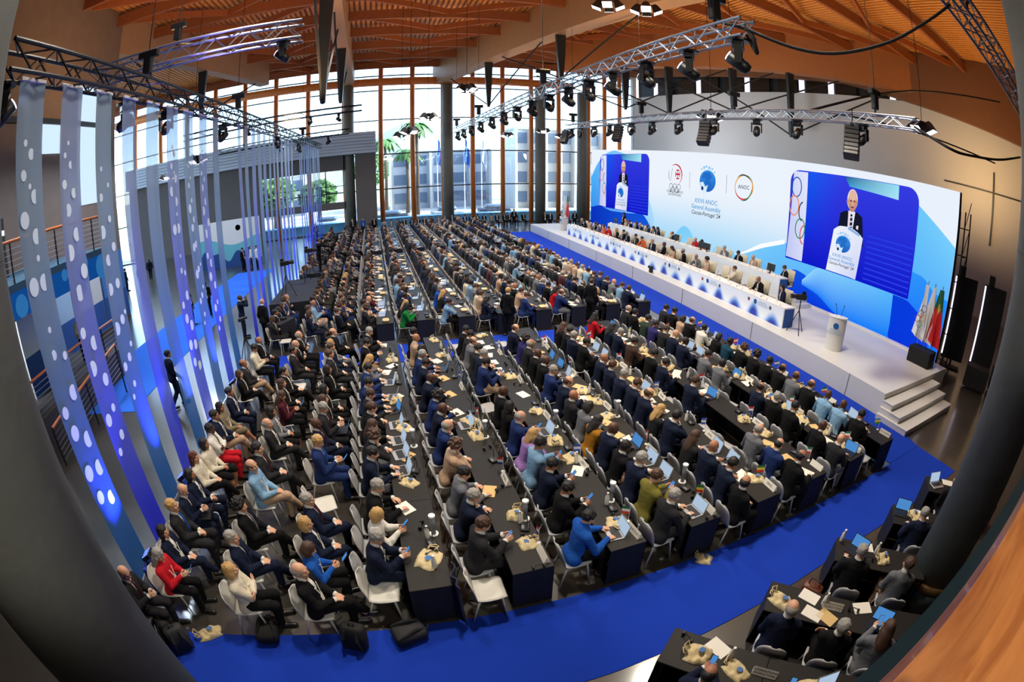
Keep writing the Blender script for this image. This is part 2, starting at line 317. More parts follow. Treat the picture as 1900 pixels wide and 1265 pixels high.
# main girders fan out from the far columns
def girder(n, p, q, z0, z1, w, m=None):
    b = MB(); b.bar((*p,(z0+z1)/2),(*q,(z0+z1)/2), w, z1-z0); return struct(b.build('beam_%d' % n, m or M_GLUE))
GD = {'a': ((-2.75,49.8),(-2.0,-5)), 'b': ((6.3,49.8),(20.5,-5)), 'l': ((-10.4,44),(-24.5,-5)), 'r': ((15.3,38.5),(46.5,0.5))}
girder(2, *GD['a'], 15.2, 17.6, 1.0); girder(3, *GD['b'], 15.0, 17.6, 1.3); girder(4, *GD['l'], 15.2, 17.6, 1.0); girder(5, *GD['r'], 14.4, 17.6, .9, mat('glulam_warm', rgb(150,92,50), .6, noise=(2.2,.12)))
g6 = MB(); P6 = [(25.6,45.5,16.1),(26.3,43.6,15.9),(29.6,31.3,15.1),(32.3,22.4,14.7),(33.9,16.9,13.7),(36.4,8.9,12.4),(38.2,2.6,11.4)]     # edge beam along the grey wall, dropping towards the gallery
V = [(x-1.1+dx,y-.3+dx*.28,zz) for x, y, z in P6 for dx, zz in ((0,z),(.5,z),(.5,17.6),(0,17.6))]; g6.add(V, [(3,2,1,0),(24,25,26,27)]+[(4*l+q,4*l+4+q,4*l+4+(q+1)%4,4*l+(q+1)%4) for l in range(6) for q in range(4)]); struct(g6.build('beam_6', mat('glulam_edge', rgb(104,66,40), .6, noise=(2.2,.12))))
girder(7, (-31,49.0),(28,49.0), 16.9, 17.6, .5, M_BEAM)
def gx(k, y): (x0,y0),(x1,y1) = GD[k]; return x0+(x1-x0)*(y-y0)/(y1-y0)
dm = mat('brace_wood', rgb(150,82,42), .6, noise=(4,.2)); nb = 7
for j, y in enumerate(range(12,50,4)):
    segs = [('l','a'),('a','b'),('b','r')]
    for s, (p, q) in enumerate(segs):
        x0, x1 = gx(p,min(y,49)), gx(q,y) if not (q == 'r' and y > 38) else 27.5-(49-y)*.2
        if p == 'l' and y > 44: x0 = -30
        if x1-x0 < 1: continue
        nb += 1; MB().bar((x0+.4,y,16.95),(x1-.4,y,16.95),.22,.7).build('beam_%d' % nb, M_BEAM)['kind'] = 'structure'
        xm = (x0+x1)/2
        for a, c in (((x0+.5,y),(xm,y+4)),((x1-.5,y),(xm,y+4))):
            if y+4 < 49.5: nb += 1; MB().bar((*a,17.05),(*c,17.05),.16,.42).build('beam_%d' % nb, dm)['kind'] = 'structure'
for x, s in ((-20,'left'),(26,'right')): pass
# steel king posts and tie rods under the girders
for i_, (k, y, zb) in enumerate((('a',21.3,9.2),('a',34.2,11.2),('b',29.5,11.9),('b',39.2,11.2),('r',24.1,9.7),('r',27.5,11.1),('r',31.4,10.6),('r',34.2,11.0),('l',34.5,11.6))):
    x = gx(k,y); z1 = 15.2 if k != 'r' else 14.4
    t = thing('king_post', 'dark tapered steel post under the roof girder, %s' % ('over the banner side aisle, nearer one','over the banner side aisle, farther one','over the middle of the hall, nearer one','over the middle of the hall, farther one','by the grey wall, first of four','by the grey wall, second of four','by the grey wall, third of four','by the grey wall, last of four','beyond the hanging banners')[i_], 'post', (x,y,0), group='king posts under the girders')
    MB().add([(sx*w,sy*.13,z) for z, w in ((zb,.13),(zb+.5*(z1-zb),.26),(z1,.34)) for sx, sy in ((-1,-1),(1,-1),(1,1),(-1,1))], [(3,2,1,0),(8,9,10,11)]+[(4*l+q,4*l+(q+1)%4,4*l+4+(q+1)%4,4*l+4+q) for l in (0,1) for q in range(4)]).build('post', M_STEEL, t)
    MB().lathe([(.0,zb-.18),(.13,zb-.12),(.13,zb+.05),(.0,zb+.1)], 10).build('shoe', M_STEEL, t)
    u = (Vector((*GD[k][1],0))-Vector((*GD[k][0],0))).normalized()
    for sgn in (-1,1): MB().tube([(0,0,zb-.02), u*sgn*8.2+Vector((0,0,15.2 if k != 'r' else 14.3))], .06, 6).build('tie_rod', M_RUBBER, t)
# ---------------------------------------------------------------- LED wall: a flat display, its picture laid out in (y,z) on the panel
LX = 17.45; M_LED = emat('led_display', LED)
def ztop(y): return 6.83+(y-6.5)*.0225
led = MB(); led.add([(LX+.25,37.6,.7),(LX+.25,6.5,.7),(LX+.25,6.5,ztop(6.5)),(LX+.25,37.6,ztop(37.6)),(LX+.003,37.6,.7),(LX+.003,6.5,.7),(LX+.003,6.5,ztop(6.5)),(LX+.003,37.6,ztop(37.6))],
    [(0,1,2,3),(7,6,5,4),(0,4,5,1),(1,5,6,2),(2,6,7,3),(3,7,4,0)])
LED_O = led.build('led_wall', M_RUBBER); tag(LED_O, 'wide LED display wall behind the stage with two live pictures and event emblems', 'screen')
def lcol(c): return np.array(s2l([v/255 for v in c]))
def ease(t): t = np.clip(t,0,1); return t*t*(3-2*t)
def art_bg(y, z):
    """pale backdrop: white above, light blue below, blue glow at the far end"""
    t = ease((z-.7)/4.6); c = lcol((150,214,250))*(1-t)[:,None]+lcol((236,243,252))*t[:,None]
    r = ease((20-y)/12)*.35; c = c*(1-r)[:,None]+lcol((226,238,252))*r[:,None]
    return c
def grid_art(name, ys, zs, fn, dx=0.):
    Y, Z = np.meshgrid(ys, zs, indexing='ij'); n, m = Y.shape; V = np.c_[np.full(n*m, LX-dx), Y.ravel(), Z.ravel()]
    I = np.arange(n*m).reshape(n,m); Q = np.stack([I[:-1,:-1],I[:-1,1:],I[1:,1:],I[1:,:-1]], -1).reshape(-1,4)
    return obj(name, np_mesh(name, V, Q, (M_LED,), col=fn(Y.ravel(), Z.ravel())), LED_O)
ys = np.linspace(37.6,6.5,80); g = np.linspace(0,1,24)
Yb = np.repeat(ys,24); Zb = .7+np.tile(g,80)*(np.array([ztop(y) for y in Yb])-.7)
I = np.arange(80*24).reshape(80,24); Q = np.stack([I[:-1,:-1],I[:-1,1:],I[1:,1:],I[1:,:-1]], -1).reshape(-1,4)
obj('display_picture', np_mesh('display_picture', np.c_[np.full(len(Yb),LX),Yb,Zb], Q, (M_LED,), col=art_bg(Yb,Zb)), LED_O)
LAY = [.004]
def shape(name, top, bot, cols, n=40, parent=None, dx=None):
    """area between two (y,z) curves; cols: 4 colours at top-start, top-end, bottom-start, bottom-end"""
    if dx is None: LAY[0] += .0012; dx = LAY[0]
    def samp(P):
        P = np.array(P, float); d = np.r_[0, np.cumsum(np.linalg.norm(np.diff(P,axis=0),axis=1))]; t = np.linspace(0,d[-1],n)
        A = np.c_[np.interp(t,d,P[:,0]),np.interp(t,d,P[:,1])]
        if len(P) > 3:
            for _ in range(3): A[1:-1] = (A[:-2]+2*A[1:-1]+A[2:])/4
        return A
    A, B = samp(top), samp(bot); m = 6; s = np.linspace(0,1,m)
    G = A[:,None]*(1-s)[None,:,None]+B[:,None]*s[None,:,None]; u = np.linspace(0,1,n)[:,None,None]; c = [lcol(k) for k in cols]
    C = (c[0]*(1-u)+c[1]*u)*(1-s)[None,:,None]+(c[2]*(1-u)+c[3]*u)*s[None,:,None]
    I = np.arange(n*m).reshape(n,m); Q = np.stack([I[:-1,:-1],I[:-1,1:],I[1:,1:],I[1:,:-1]], -1).reshape(-1,4)
    V = np.c_[np.full(n*m,LX-dx), G.reshape(-1,2)]
    return obj(name, np_mesh(name, V, Q, (M_LED,), col=C.reshape(-1,3)), parent or LED_O)
def poly(name, P, col, parent=None, col2=None):
    """flat outline filled from its middle (star-shaped outlines)"""
    LAY[0] += .0012; P = np.array(P, float); c = P.mean(0); n = len(P)
    V = np.c_[np.full(n+1,LX-LAY[0]), np.r_[[c],P]]; F = np.array([(0,1+(i+1)%n,1+i) for i in range(n)])
    k = lcol(col2 or col)-lcol(col); zz = V[:,2]; t = (zz.max()-zz)/max(zz.max()-zz.min(),1e-6)
    return obj(name, np_mesh(name, V, F, (M_LED,), col=lcol(col)+t[:,None]*k), parent or LED_O)
def ell(cy, cz, ry, rz, n=28, a0=0, rot=0): return [(cy+ry*math.cos(a)*math.cos(rot)-rz*math.sin(a)*math.sin(rot), cz+ry*math.cos(a)*math.sin(rot)+rz*math.sin(a)*math.cos(rot)) for a in [a0+2*math.pi*i/n for i in range(n)]]
def ring(name, cy, cz, ry, rz, w, col, a0=0, a1=360, parent=None, rot=0, taper=False):
    n = 36; A = [math.radians(a0+(a1-a0)*i/n) for i in range(n+1)]; cr, sr = math.cos(rot), math.sin(rot)
    def P(a, k): x, y = (ry+k)*math.cos(a), (rz+k)*math.sin(a); return (cy-(x*cr-y*sr), cz+x*sr+y*cr)
    f = lambda i: (math.sin(math.pi*i/n) if taper else 1)
    return shape(name, [P(a, w/2*f(i)) for i,a in enumerate(A)], [P(a,-w/2*f(i)) for i,a in enumerate(A)], [col]*4, n+1, parent)
def led_text(body, cy, cz, size, col, shear=0., name='lettering', parent=None, space=1., bold=.007):
    LAY[0] += .0012; me = text_mesh(name, body, size, emat('led_text_%d' % len(bpy.data.materials), LED, s2l([v/255 for v in col])), shear=shear, space=space, bold=bold)
    o = obj(name, me, parent or LED_O); o.matrix_local = Matrix(((0,0,-1,LX-LAY[0]),(-1,0,0,cy),(0,1,0,cz),(0,0,0,1))); return o
# waves of the backdrop
shape('wave', [(37.6,5.2),(36.5,6.3),(35.2,7.1),(33.5,7.42),(31.8,7.1),(30.2,6.9),(29,5),(27.6,3),(26.8,.72)], [(37.6,.72),(26.8,.72)], [(70,178,250),(190,228,252),(30,110,230),(120,200,250)], 60)
shape('wave', [(37.6,2.6),(36,2.9),(34,2.6),(31,2.7),(29,2.9),(28,2.2),(27,.72)], [(37.6,.72),(27,.72)], [(10,50,190),(20,90,225),(8,40,180),(30,100,230)], 50)
shape('wave', [(25.3,1.2),(24.7,2.3),(24.1,2.72),(23.5,2.6),(22.8,1.9),(21.5,1.2)], [(25.3,.72),(21.5,.72)], [(110,200,250),(140,214,250),(150,214,250),(150,214,250)])
shape('wave', [(26.5,.72),(24,1.3),(21,1.6),(18.4,2.1),(17.2,2.65),(15.6,3.15),(13,3.5),(6.5,3.5)], [(26.5,.71),(6.5,.71)], [(150,216,250),(60,180,250),(120,200,250),(40,150,250)], 60)
shape('wave', [(19.2,1.9),(18.4,2.18),(17.3,2.76),(15.6,3.30)], [(19.2,1.86),(18.4,2.06),(17.1,2.6),(15.6,3.08)], [(250,252,255)]*4)
shape('wave', [(8.4,6.05),(6.5,4.85)], [(8.4,.72),(6.5,.72)], [(110,200,250),(120,206,252),(60,160,250),(40,140,250)], 12)
shape('wave', [(8.4,3.55),(7.76,3.48),(7.21,3.07),(6.5,2.96)], [(8.4,.72),(6.5,.72)], [(50,150,250),(30,140,252),(0,90,250),(10,110,255)], 24)
shape('wave', [(16.4,.72),(15.6,1.6),(14.8,2.1),(13.96,1.97),(13.15,1.35),(12.3,.95),(11.6,.72)], [(16.4,.71),(11.6,.71)], [(20,90,225),(10,70,230),(10,60,215),(6,50,215)])
shape('wave', [(14.2,1.7),(13.4,2.5),(12.2,2.46),(8.9,2.46)], [(14.2,1.5),(13.15,1.32),(12.0,.8),(8.4,.72)], [(150,214,252),(80,180,250),(30,130,250),(0,120,250)])
shape('wave', [(9.1,2.46),(8.4,2.46),(7.2,1.9),(6.9,.72)], [(9.0,1.3),(9.0,.9),(8.9,.75),(8.7,.72)], [(10,60,220),(10,60,225),(0,60,225),(10,50,215)])
# live picture, twice: speaker at the white lectern before a blue curtain
def video(y0, y1, z0, z1, big):
    r = .55; P = []; Wd, Hh = y0-y1, z1-z0; y = lambda u: y0-u*Wd; z = lambda v: z0+v*Hh
    for cx, cz, a, rr in ((y0-r,z1-r,0,r),(y1+r,z1-r,90,r),(y1+.05,z0+.05,180,.05),(y0-.05,z0+.05,270,.05)):
        P += [(cx+rr*math.cos(math.radians(a+15*i)), cz+rr*math.sin(math.radians(a+15*i))) for i in range(7)]
    v = poly('live_picture', P, (52,60,225), None, (14,24,200)); 
    S = lambda n, t, b, c: shape(n, [(y(u),z(w)) for u,w in t], [(y(u),z(w)) for u,w in b], c, 24, v)
    S('curtain_glow', [(.16,.995),(.47,.995)], [(.15,.25),(.33,.3)], [(20,90,240),(52,60,225),(16,40,215),(30,40,215)])
    for k in range(9): S('light_line', [(.66,.05+k*.052),(.99,.05+k*.052)], [(.66,.035+k*.052),(.99,.035+k*.052)], [(40,60,230)]*4)
    S('backdrop_corner', [(.46,.995),(.86,.995)], [(.50,.90),(.86,.86)], [(20,90,140),(150,225,245),(60,160,215),(170,228,245)])
    # five-ring flag at the picture's edge
    S('flag', [(.03,.985),(.155,.985)], [(.005,.02),(.155,.01)], [(214,220,250),(226,230,252),(190,196,240),(214,218,248)])
    for cu, cv, c in ((.060,.81,(40,90,170)),(.045,.60,(235,140,80)),(.125,.55,(24,26,40)),(.112,.36,(40,140,90)),(.150,.30,(220,70,70))):
        ring('flag_ring', y(cu), z(cv), .30, .46 if big else .44, .06, c, -75 if cu > .12 else 0, 360 if cu < .12 else 105, v) if cu < .12 else ring('flag_ring', y(cu), z(cv), .24, .42, .06, c, 95, 265, v)
    # speaker
    S('suit', [(.44,.62),(.48,.655),(.57,.66),(.61,.62)], [(.42,.34),(.47,.34),(.58,.34),(.635,.34)], [(20,24,44)]*4)
    S('shirt_front', [(.50,.66),(.555,.66)], [(.515,.42),(.54,.42)], [(232,234,244)]*4); S('striped_tie', [(.520,.63),(.535,.63)], [(.518,.43),(.542,.43)], [(24,26,46)]*4)
    for k in range(4): S('tie_stripe', [(.519,.605-k*.045),(.538,.612-k*.045)], [(.519,.59-k*.045),(.539,.597-k*.045)], [(200,204,220)]*4)
    S('lanyard', [(.502,.66),(.509,.66)], [(.505,.44),(.512,.44)], [(230,200,220)]*4); S('pocket_square', [(.572,.53),(.588,.53)], [(.570,.50),(.586,.49)], [(226,226,232)]*4)
    poly('white_hair', ell(y(.528),z(.772),.0405*Wd,.108*Hh), (232,228,226), v, (210,200,196)); poly('face', ell(y(.530),z(.757),.0335*Wd,.104*Hh), (222,172,150), v, (190,134,112)); poly('forehead', ell(y(.530),z(.815),.029*Wd,.058*Hh), (228,184,164), v)
    for s in (-1,1):
        poly('eye_socket', ell(y(.531+s*.013),z(.762),.0085*Wd,.010*Hh,12), (120,70,60), v); poly('ear', ell(y(.528+s*.037),z(.75),.006*Wd,.024*Hh,12), (196,138,120), v)
    poly('nose', ell(y(.533),z(.735),.007*Wd,.022*Hh,12), (226,170,150), v); poly('mouth', ell(y(.532),z(.70),.014*Wd,.007*Hh,12), (120,60,60), v)
    # lectern in the picture
    S('lectern', [(.40,.44),(.44,.49),(.53,.50),(.60,.46),(.63,.42)], [(.37,.01),(.45,.01),(.52,.01),(.57,.01),(.61,.005)], [(240,242,252),(226,230,250),(236,240,252),(206,212,244)])
    S('paper', [(.515,.50),(.61,.45)], [(.51,.475),(.60,.43)], [(140,180,230)]*4)
    globe(y(.485), z(.315), .058*Wd, .085*Hh, v)
    led_text('XXVII ANOC', y(.49), z(.185), .20*Hh/4.1, (60,150,215), parent=v); led_text('General Assembly', y(.488), z(.143), .20*Hh/4.1, (60,150,215), parent=v); led_text("Cascais-Portugal '24", y(.486), z(.10), .175*Hh/4.1, (20,24,40), .25, parent=v)
def globe(cy, cz, ry, rz, v=None):
    poly('globe', ell(cy,cz,ry,rz), (60,150,230), v, (30,90,190)); poly('globe_land', [(cy+ry*a,cz+rz*b) for a,b in ((.5,.75),(-.2,.85),(-.55,.4),(-.25,.1),(-.5,-.35),(-.1,-.75),(.35,-.2),(.2,.2),(.75,.25))], (34,110,200), v)
    poly('globe_figure', [(cy+ry*a,cz+rz*b) for a,b in ((.95,-.2),(.55,-.1),(.25,-.55),(-.05,-.35),(.1,-.95),(.42,-1.35),(.62,-.9))], (214,238,252), v); poly('globe_drop', ell(cy+.62*ry,cz-.72*rz,.16*ry,.2*rz,10), (20,60,120), v)
    for a, b, s in ((.45,1.22,.15),(.15,1.32,.12),(-.2,1.2,.16),(-.55,1.12,.12),(.75,1.05,.1),(-.85,.85,.1)): poly('bubble', ell(cy+ry*a,cz+rz*b,ry*s,rz*s,10), (150,206,245), v)
video(15.45,8.35,2.48,6.62,True); video(35.8,28.2,2.82,7.08,False)
# emblems between the pictures
cy, cz = 25.0, 5.75
ring('emblem_ring', cy, cz, .72, .66, .10, (196,30,60), -60, 130, taper=True); ring('emblem_ring', cy, cz, .72, .66, .05, (150,40,60), 150, 220, taper=True)
for a, b, w, h in ((-.28,.05,.07,.62),(-.28,.05,.5,.10),(-.28,.30,.34,.07),(-.28,-.22,.34,.07),(-.06,.05,.07,.34),(-.50,.05,.07,.34)): poly('emblem_cross', [(cy+a-w/2,cz+b-h/2),(cy+a+w/2,cz+b-h/2),(cy+a+w/2,cz+b+h/2),(cy+a-w/2,cz+b+h/2)], (206,30,56))
shape('emblem_mast', [(cy+.32,cz+.42),(cy+.29,cz+.42)], [(cy+.5,cz-.36),(cy+.47,cz-.36)], [(120,60,70)]*4)
for q, (a, b) in enumerate(((.42,-.75),(.0,-.75),(-.42,-.75),(.21,-.93),(-.21,-.93))): ring('emblem_ring_small', cy+a, cz+b, .19, .19, .035, (60,64,76))
led_text('COMITÉ OLÍMPICO\nDE PORTUGAL', 24.98, 4.60, .21, (40,44,60), space=.9)
for yb in (23.44,20.04): poly('divider', [(yb-.015,5.0),(yb+.015,5.0),(yb+.015,6.0),(yb-.015,6.0)], (110,124,150))
globe(21.72, 5.56, .74, .62)
led_text('XXVII ANOC', 21.8, 4.36, .37, (60,150,210)); led_text('General Assembly', 21.8, 4.0, .37, (60,150,210)); led_text("Cascais-Portugal '24", 21.8, 3.66, .33, (16,20,34), .25)
cy, cz = 18.62, 5.45
for c, a0, a1, rt in (((240,170,60),20,200,.3),((206,40,50),150,330,.25),((40,140,80),250,430,.5),((60,70,80),60,170,-.5),((236,150,50),300,420,.1),((40,130,90),180,290,1.2)): ring('swirl', cy, cz, .70, .62, .075, c, a0, a1, rot=rt, taper=True)
led_text('ANOC', cy, cz, .30, (60,64,76))
# side frame of the wall
st = thing('support_scaffold', 'dark scaffold frame standing behind the near edge of the LED wall', 'scaffold', (17.9,6.35,0))
for yy in (0,.5,1.0):
    for xx in (0,.7): MB().tube([(xx,yy,0),(xx,yy,6.2)], .03, 6).build('upright', M_RUBBER, st)
for k in range(6): MB().tube([(0,0,.6+k),(.7,0,.6+k),(.7,1.0,.6+k)], .022, 5).tube([(0,0,.6+k),(.7,0,1.6+k)], .018, 5).build('brace', M_RUBBER, st)
# ---------------------------------------------------------------- stage
stage = MB().prism([(12.30,5.9),(17.44,5.9),(17.44,42),(13.5,42)], 0, .7).build('stage_platform', M_STAGE); tag(stage, 'long white stage platform in front of the LED wall', 'stage')
MB().box(17.2,17.43,6.6,37.4,.701,.78).build('ledge', M_WHITE, stage)
b = MB(); [b.box(12.285+.033*(y-5.9)-.001,12.29+.033*(y-5.9)+.004,y,y+.012,.01,.69) for y in (7.4,12.3,17.2,22.1,27,31.9,36.8)]; s_ = b.build('fascia_joint', M_STEEL, stage); s_['kind'] = 'stuff'
stp = thing('stage_steps', 'white stage steps at the near end of the stage, three treads', 'steps', (0,0,0))
for i, (y, z) in enumerate(((5.52,.525),(5.12,.35),(4.72,.175))): MB().box(12.28-.10*i-.04,16.05-.14*i,y,5.895,z-.175,z).box(12.28-.10*i-.05,16.06-.14*i,y-.02,y+.36,z-.012,z+.004).build('step', M_STAGE, stp)
# tables on the stage
def fascia_mat():
    m = bpy.data.materials.new('fascia_print'); m.use_nodes = True; nt = m.node_tree; b = nt.nodes['Principled BSDF']; b.inputs['Roughness'].default_value = .5
    a = nt.nodes.new('ShaderNodeVertexColor'); a.layer_name = 'Col'; nt.links.new(a.outputs['Color'], b.inputs['Base Color']); return m
M_FASC = fascia_mat()
def head_table(p, q, z0, zt, dep, lab, waves):
    a = Vector((*p,0)); b = Vector((*q,0)); L = (b-a).length; d = (b-a)/L
    t = thing('head_table', lab, 'table', (*p, z0), math.atan2(d.y,d.x)-math.pi/2)       # local +y runs along the table, +x away from the hall
    h = zt-z0; MB().box(0,dep,0,L,h-.05,h).build('tabletop', M_WHITE, t); MB().box(.05,dep-.02,0,.04,0,h-.05).build('end_panel', M_NAVY, t); MB().box(.05,dep-.02,L-.04,L,0,h-.05).build('end_panel', M_WHITE, t)
    n = int(L*16); m = 14; Y, Z = np.meshgrid(np.linspace(0,L,n), np.linspace(.0,h-.05,m), indexing='ij'); y, z = Y.ravel(), Z.ravel()/h
    C = np.tile(lcol((232,240,250)), (n*m,1))
    if waves:
        for k in range(int(L/2.35)+1):
            for off, amp, wid in ((0,.55,.50),(1.15,.72,.42)):
                yc = .55+k*2.35+off; e = np.exp(-((y-yc)/wid)**2*1.4); top = .06+amp*e; t1 = np.clip((top-z)/.30,0,1)*np.clip(e*1.6,0,1)
                C = C*(1-t1*.85)[:,None]+lcol((40,140,235))*(t1*.85)[:,None]; t2 = np.clip((top-.22-z)/.25,0,1)*np.clip((e-.35)*2,0,1); C = C*(1-t2)[:,None]+lcol((30,48,170))*t2[:,None]
    I = np.arange(n*m).reshape(n,m); Q = np.stack([I[:-1,:-1],I[:-1,1:],I[1:,1:],I[1:,:-1]], -1).reshape(-1,4)
    obj('front_panel', np_mesh('front_panel', np.c_[np.full(n*m,.0),Y.ravel(),Z.ravel()], Q, (M_FASC,), col=C), t); MB().box(.005,.05,0,L,0,h-.05).build('panel_back', M_WHITE, t)
    if waves:
        lm = {c: mat('print_'+c, rgb(*v), .5) for c, v in (('red',(190,110,110)),('blue',(40,120,200)),('grey',(120,130,150)))}
        for k in range(int(L/3.3)):
            y0 = 1.2+k*3.3; z = h*.72
            for c, yy, r in (('red',y0+.85,.075),('blue',y0+.45,.10),('grey',y0-.45,.075)):
                bm = MB(); 
                if c == 'blue': bm.lathe([(0,0),(r,0)], 14)
                else: bm.lathe([(r*.8,0),(r,0)], 14)
                o = bm.build('printed_emblem', lm[c], t); o.matrix_local = Matrix(((0,0,-1,-.004),(-1,0,0,yy),(0,1,0,z),(0,0,0,1)))
            o = obj('lettering', FAS_TXT, t); o.matrix_local = Matrix(((0,0,-1,-.004),(-1,0,0,y0),(0,1,0,z),(0,0,0,1)))
    return t
FAS_TXT = text_mesh('lettering', "XXVII ANOC\nGeneral Assembly\nCascais-Portugal '24", .075, mat('print_text', rgb(90,140,190), .5), space=.85)
head_table((13.18,11.4),(14.12,34.75), .7, 1.45, .62, 'long front table on the stage, white fascia printed with blue waves', True)
head_table((15.42,13.85),(16.10,31.7), 1.05, 1.90, .55, 'plain white rear table on the raised riser behind the front table', False)
rs = MB().prism([(15.36,13.9),(17.19,13.85),(17.19,32.2),(16.05,32.2)], .702, 1.05).build('stage_riser', M_STAGE); tag(rs, 'white riser carrying the rear stage table', 'riser')
ss = thing('riser_steps', 'two white steps up to the riser beside the LED wall', 'steps', (0,0,0)); MB().box(16.2,17.15,13.25,13.84,.702,.88).build('step', M_STAGE, ss); MB().box(16.3,17.15,13.5,13.84,.882,1.05).build('step', M_STAGE, ss)
# lecterns
def lectern(x, y, rz, lab, mics):
    t = thing('lectern', lab, 'lectern', (x,y,.7), rz)
    pr = [(.33,0),(.33,1.10)]; MB().lathe(pr, 22, a0=100, a1=260).box(-.06,.22,-.32,.32,0,1.02).build('body', M_STAGE, t, True)
    MB().lathe([(0,0),(.36,0),(.36,.04),(0,.04)], 24, Matrix.Translation((.02,0,1.08)) @ Matrix.Rotation(.10,4,'Y')).build('top', M_WHITE, t)
    MB().lathe([(0,0),(.105,0)], 16).build('printed_emblem', mat('print_globe', rgb(50,130,210), .5), t).matrix_local = Matrix(((0,0,-1,-.335),(-1,0,0,.0),(0,1,0,.86),(0,0,0,1)))
    obj('lettering', FAS_TXT, t).matrix_local = Matrix(((0,0,-1,-.334),(-1,0,0,0),(0,1,0,.66),(0,0,0,1)))
    for s in mics: MB().tube([(.05,s*.07,1.10),(.02,s*.12,1.35),(-.12,s*.15,1.52)], .008, 6).tube([(-.11,s*.148,1.51),(-.15,s*.155,1.55)], .016, 6).build('microphone', M_RUBBER, t)
lectern(13.62, 9.15, .5, 'white round-fronted lectern with twin microphones on the bare near end of the stage', (-1,1)); lectern(14.75, 37.0, .3, 'white lectern at the far end of the stage beyond the front table', (1,))
# camera tripod by the table end, small camera on the stage edge
def tripod_camera(x, y, z, h, rz, lab, big=True):
    t = thing('tripod_camera', lab, 'camera', (x,y,z), rz)
    for a in (90,210,330): MB().tube([(0,0,h*.62),(.36*math.cos(math.radians(a))*h/1.3,.36*math.sin(math.radians(a))*h/1.3,.0)], .016, 6).build('leg', M_RUBBER, t)
    MB().tube([(0,0,h*.55),(0,0,h*.9)], .022, 8).build('column', M_RUBBER, t); k = .32 if big else .18
    MB().rbox(0,0,h*.9+k*.3,k*1.3,k*.55,k*.6,.03).build('camera_body', M_BLACK, t); MB().lathe([(.0,0),(k*.24,0),(k*.27,k*.7),(0,k*.7)], 12, Matrix.Translation((k*.6,0,h*.9+k*.3)) @ Matrix.Rotation(math.pi/2,4,'Y')).build('lens', M_BLACK, t)
    if big: MB().rbox(-.1,.0,h*.9+k*.75,.16,.03,.12,.01).build('viewfinder', M_BLACK, t)
    return t
tripod_camera(13.42, 10.85, .7, 1.35, 2.6, 'black tripod with camera beside the near end of the front stage table')
sc = thing('small_camera', 'small black camera sitting on the front edge of the stage', 'camera', (12.98,20.5,.7), 1.6)
MB().rbox(0,0,.10,.20,.16,.20,.03).build('housing', M_BLACK, sc); MB().lathe([(.0,0),(.07,0),(.08,.12),(0,.12)], 12, Matrix.Translation((.08,0,.26)) @ Matrix.Rotation(math.pi/2,4,'Y')).rbox(0,0,.26,.2,.15,.15,.03).build('lens_head', M_BLACK, sc)
MB().tube([(-.08,0,.05),(-.2,.02,.012),(-.32,.05,.012),(-.34,.05,-.3),(-.36,.06,-.66)], .012, 5).build('cable', M_RUBBER, sc)
# flags on poles, near and far end of the stage
def flag_set(x, y, z, lab, rz=0.):
    t = thing('flag_box', 'black box holding three flag poles, '+lab, 'box', (x,y,z), rz); MB().rbox(0,0,.28,.62,1.0,.56,.03).build('box', M_RUBBER, t)
    for k, (yy, kind) in enumerate(((.34,'five-ring'),(.02,'emblem'),(-.32,'green-and-red'))):
        f = thing('flag', 'white five-ring flag on a pole, '+lab if kind == 'five-ring' else 'white emblem flag on a pole, middle one, '+lab if kind == 'emblem' else 'green and red national flag on a pole, '+lab, 'flag', (x+.05*math.cos(rz)-yy*math.sin(rz),y+yy*math.cos(rz),z), rz)
        MB().tube([(0,0,.561),(0,0,2.75)], .014, 8).lathe([(.0,2.75),(.03,2.78),(.0,2.86)], 8).build('pole', M_ALU, f)
        n, m = 16, 18; u, v = np.meshgrid(np.linspace(0,1,n), np.linspace(0,1,m), indexing='ij'); w = .10+.34*v
        X = -.02-w*.55*(.5+.5*np.cos(u*9+k))*(.3+.7*v)*.8; Y = (u-.5)*w*1.4+.05*np.sin(u*11+v*3+k); Zf = 2.7-v*(2.0-.25*u)
        I = np.arange(n*m).reshape(n,m); Q = np.stack([I[:-1,:-1],I[:-1,1:],I[1:,1:],I[1:,:-1]], -1).reshape(-1,4)
        cc = np.tile(np.array(rgb(226,228,232)),(n*m,1))
        if kind == 'green-and-red': cc[:] = np.where((v.ravel() < .38)[:,None], np.array(rgb(20,92,50)), np.array(rgb(200,24,30))); yel = ((u.ravel()-.5)**2/.03+(v.ravel()-.38)**2/.012) < 1; cc[yel] = rgb(220,180,60)
        obj('cloth', np_mesh('cloth', np.c_[X.ravel(),Y.ravel(),Zf.ravel()], Q, (M_FASC,), True, col=cc), f)
        if kind == 'five-ring':
            for q, (c, zz) in enumerate((((30,90,170),1.9),((30,30,34),1.7),((210,40,50),1.5),((230,170,50),1.6),((40,140,80),1.35))):
                b = MB(); b.tube([(-.24,.10*math.cos(a)+(q%3-1)*.10,zz+.12*math.sin(a)) for a in [i*math.pi/8 for i in range(17)]], .012, 5, False); b.build('ring_print', mat('flag_%d_%d' % (k,q), rgb(*c), .7), f)
flag_set(16.45, 6.75, .7, 'near end of the stage'); flag_set(16.2, 40.2, .7, 'far end of the stage', .1)
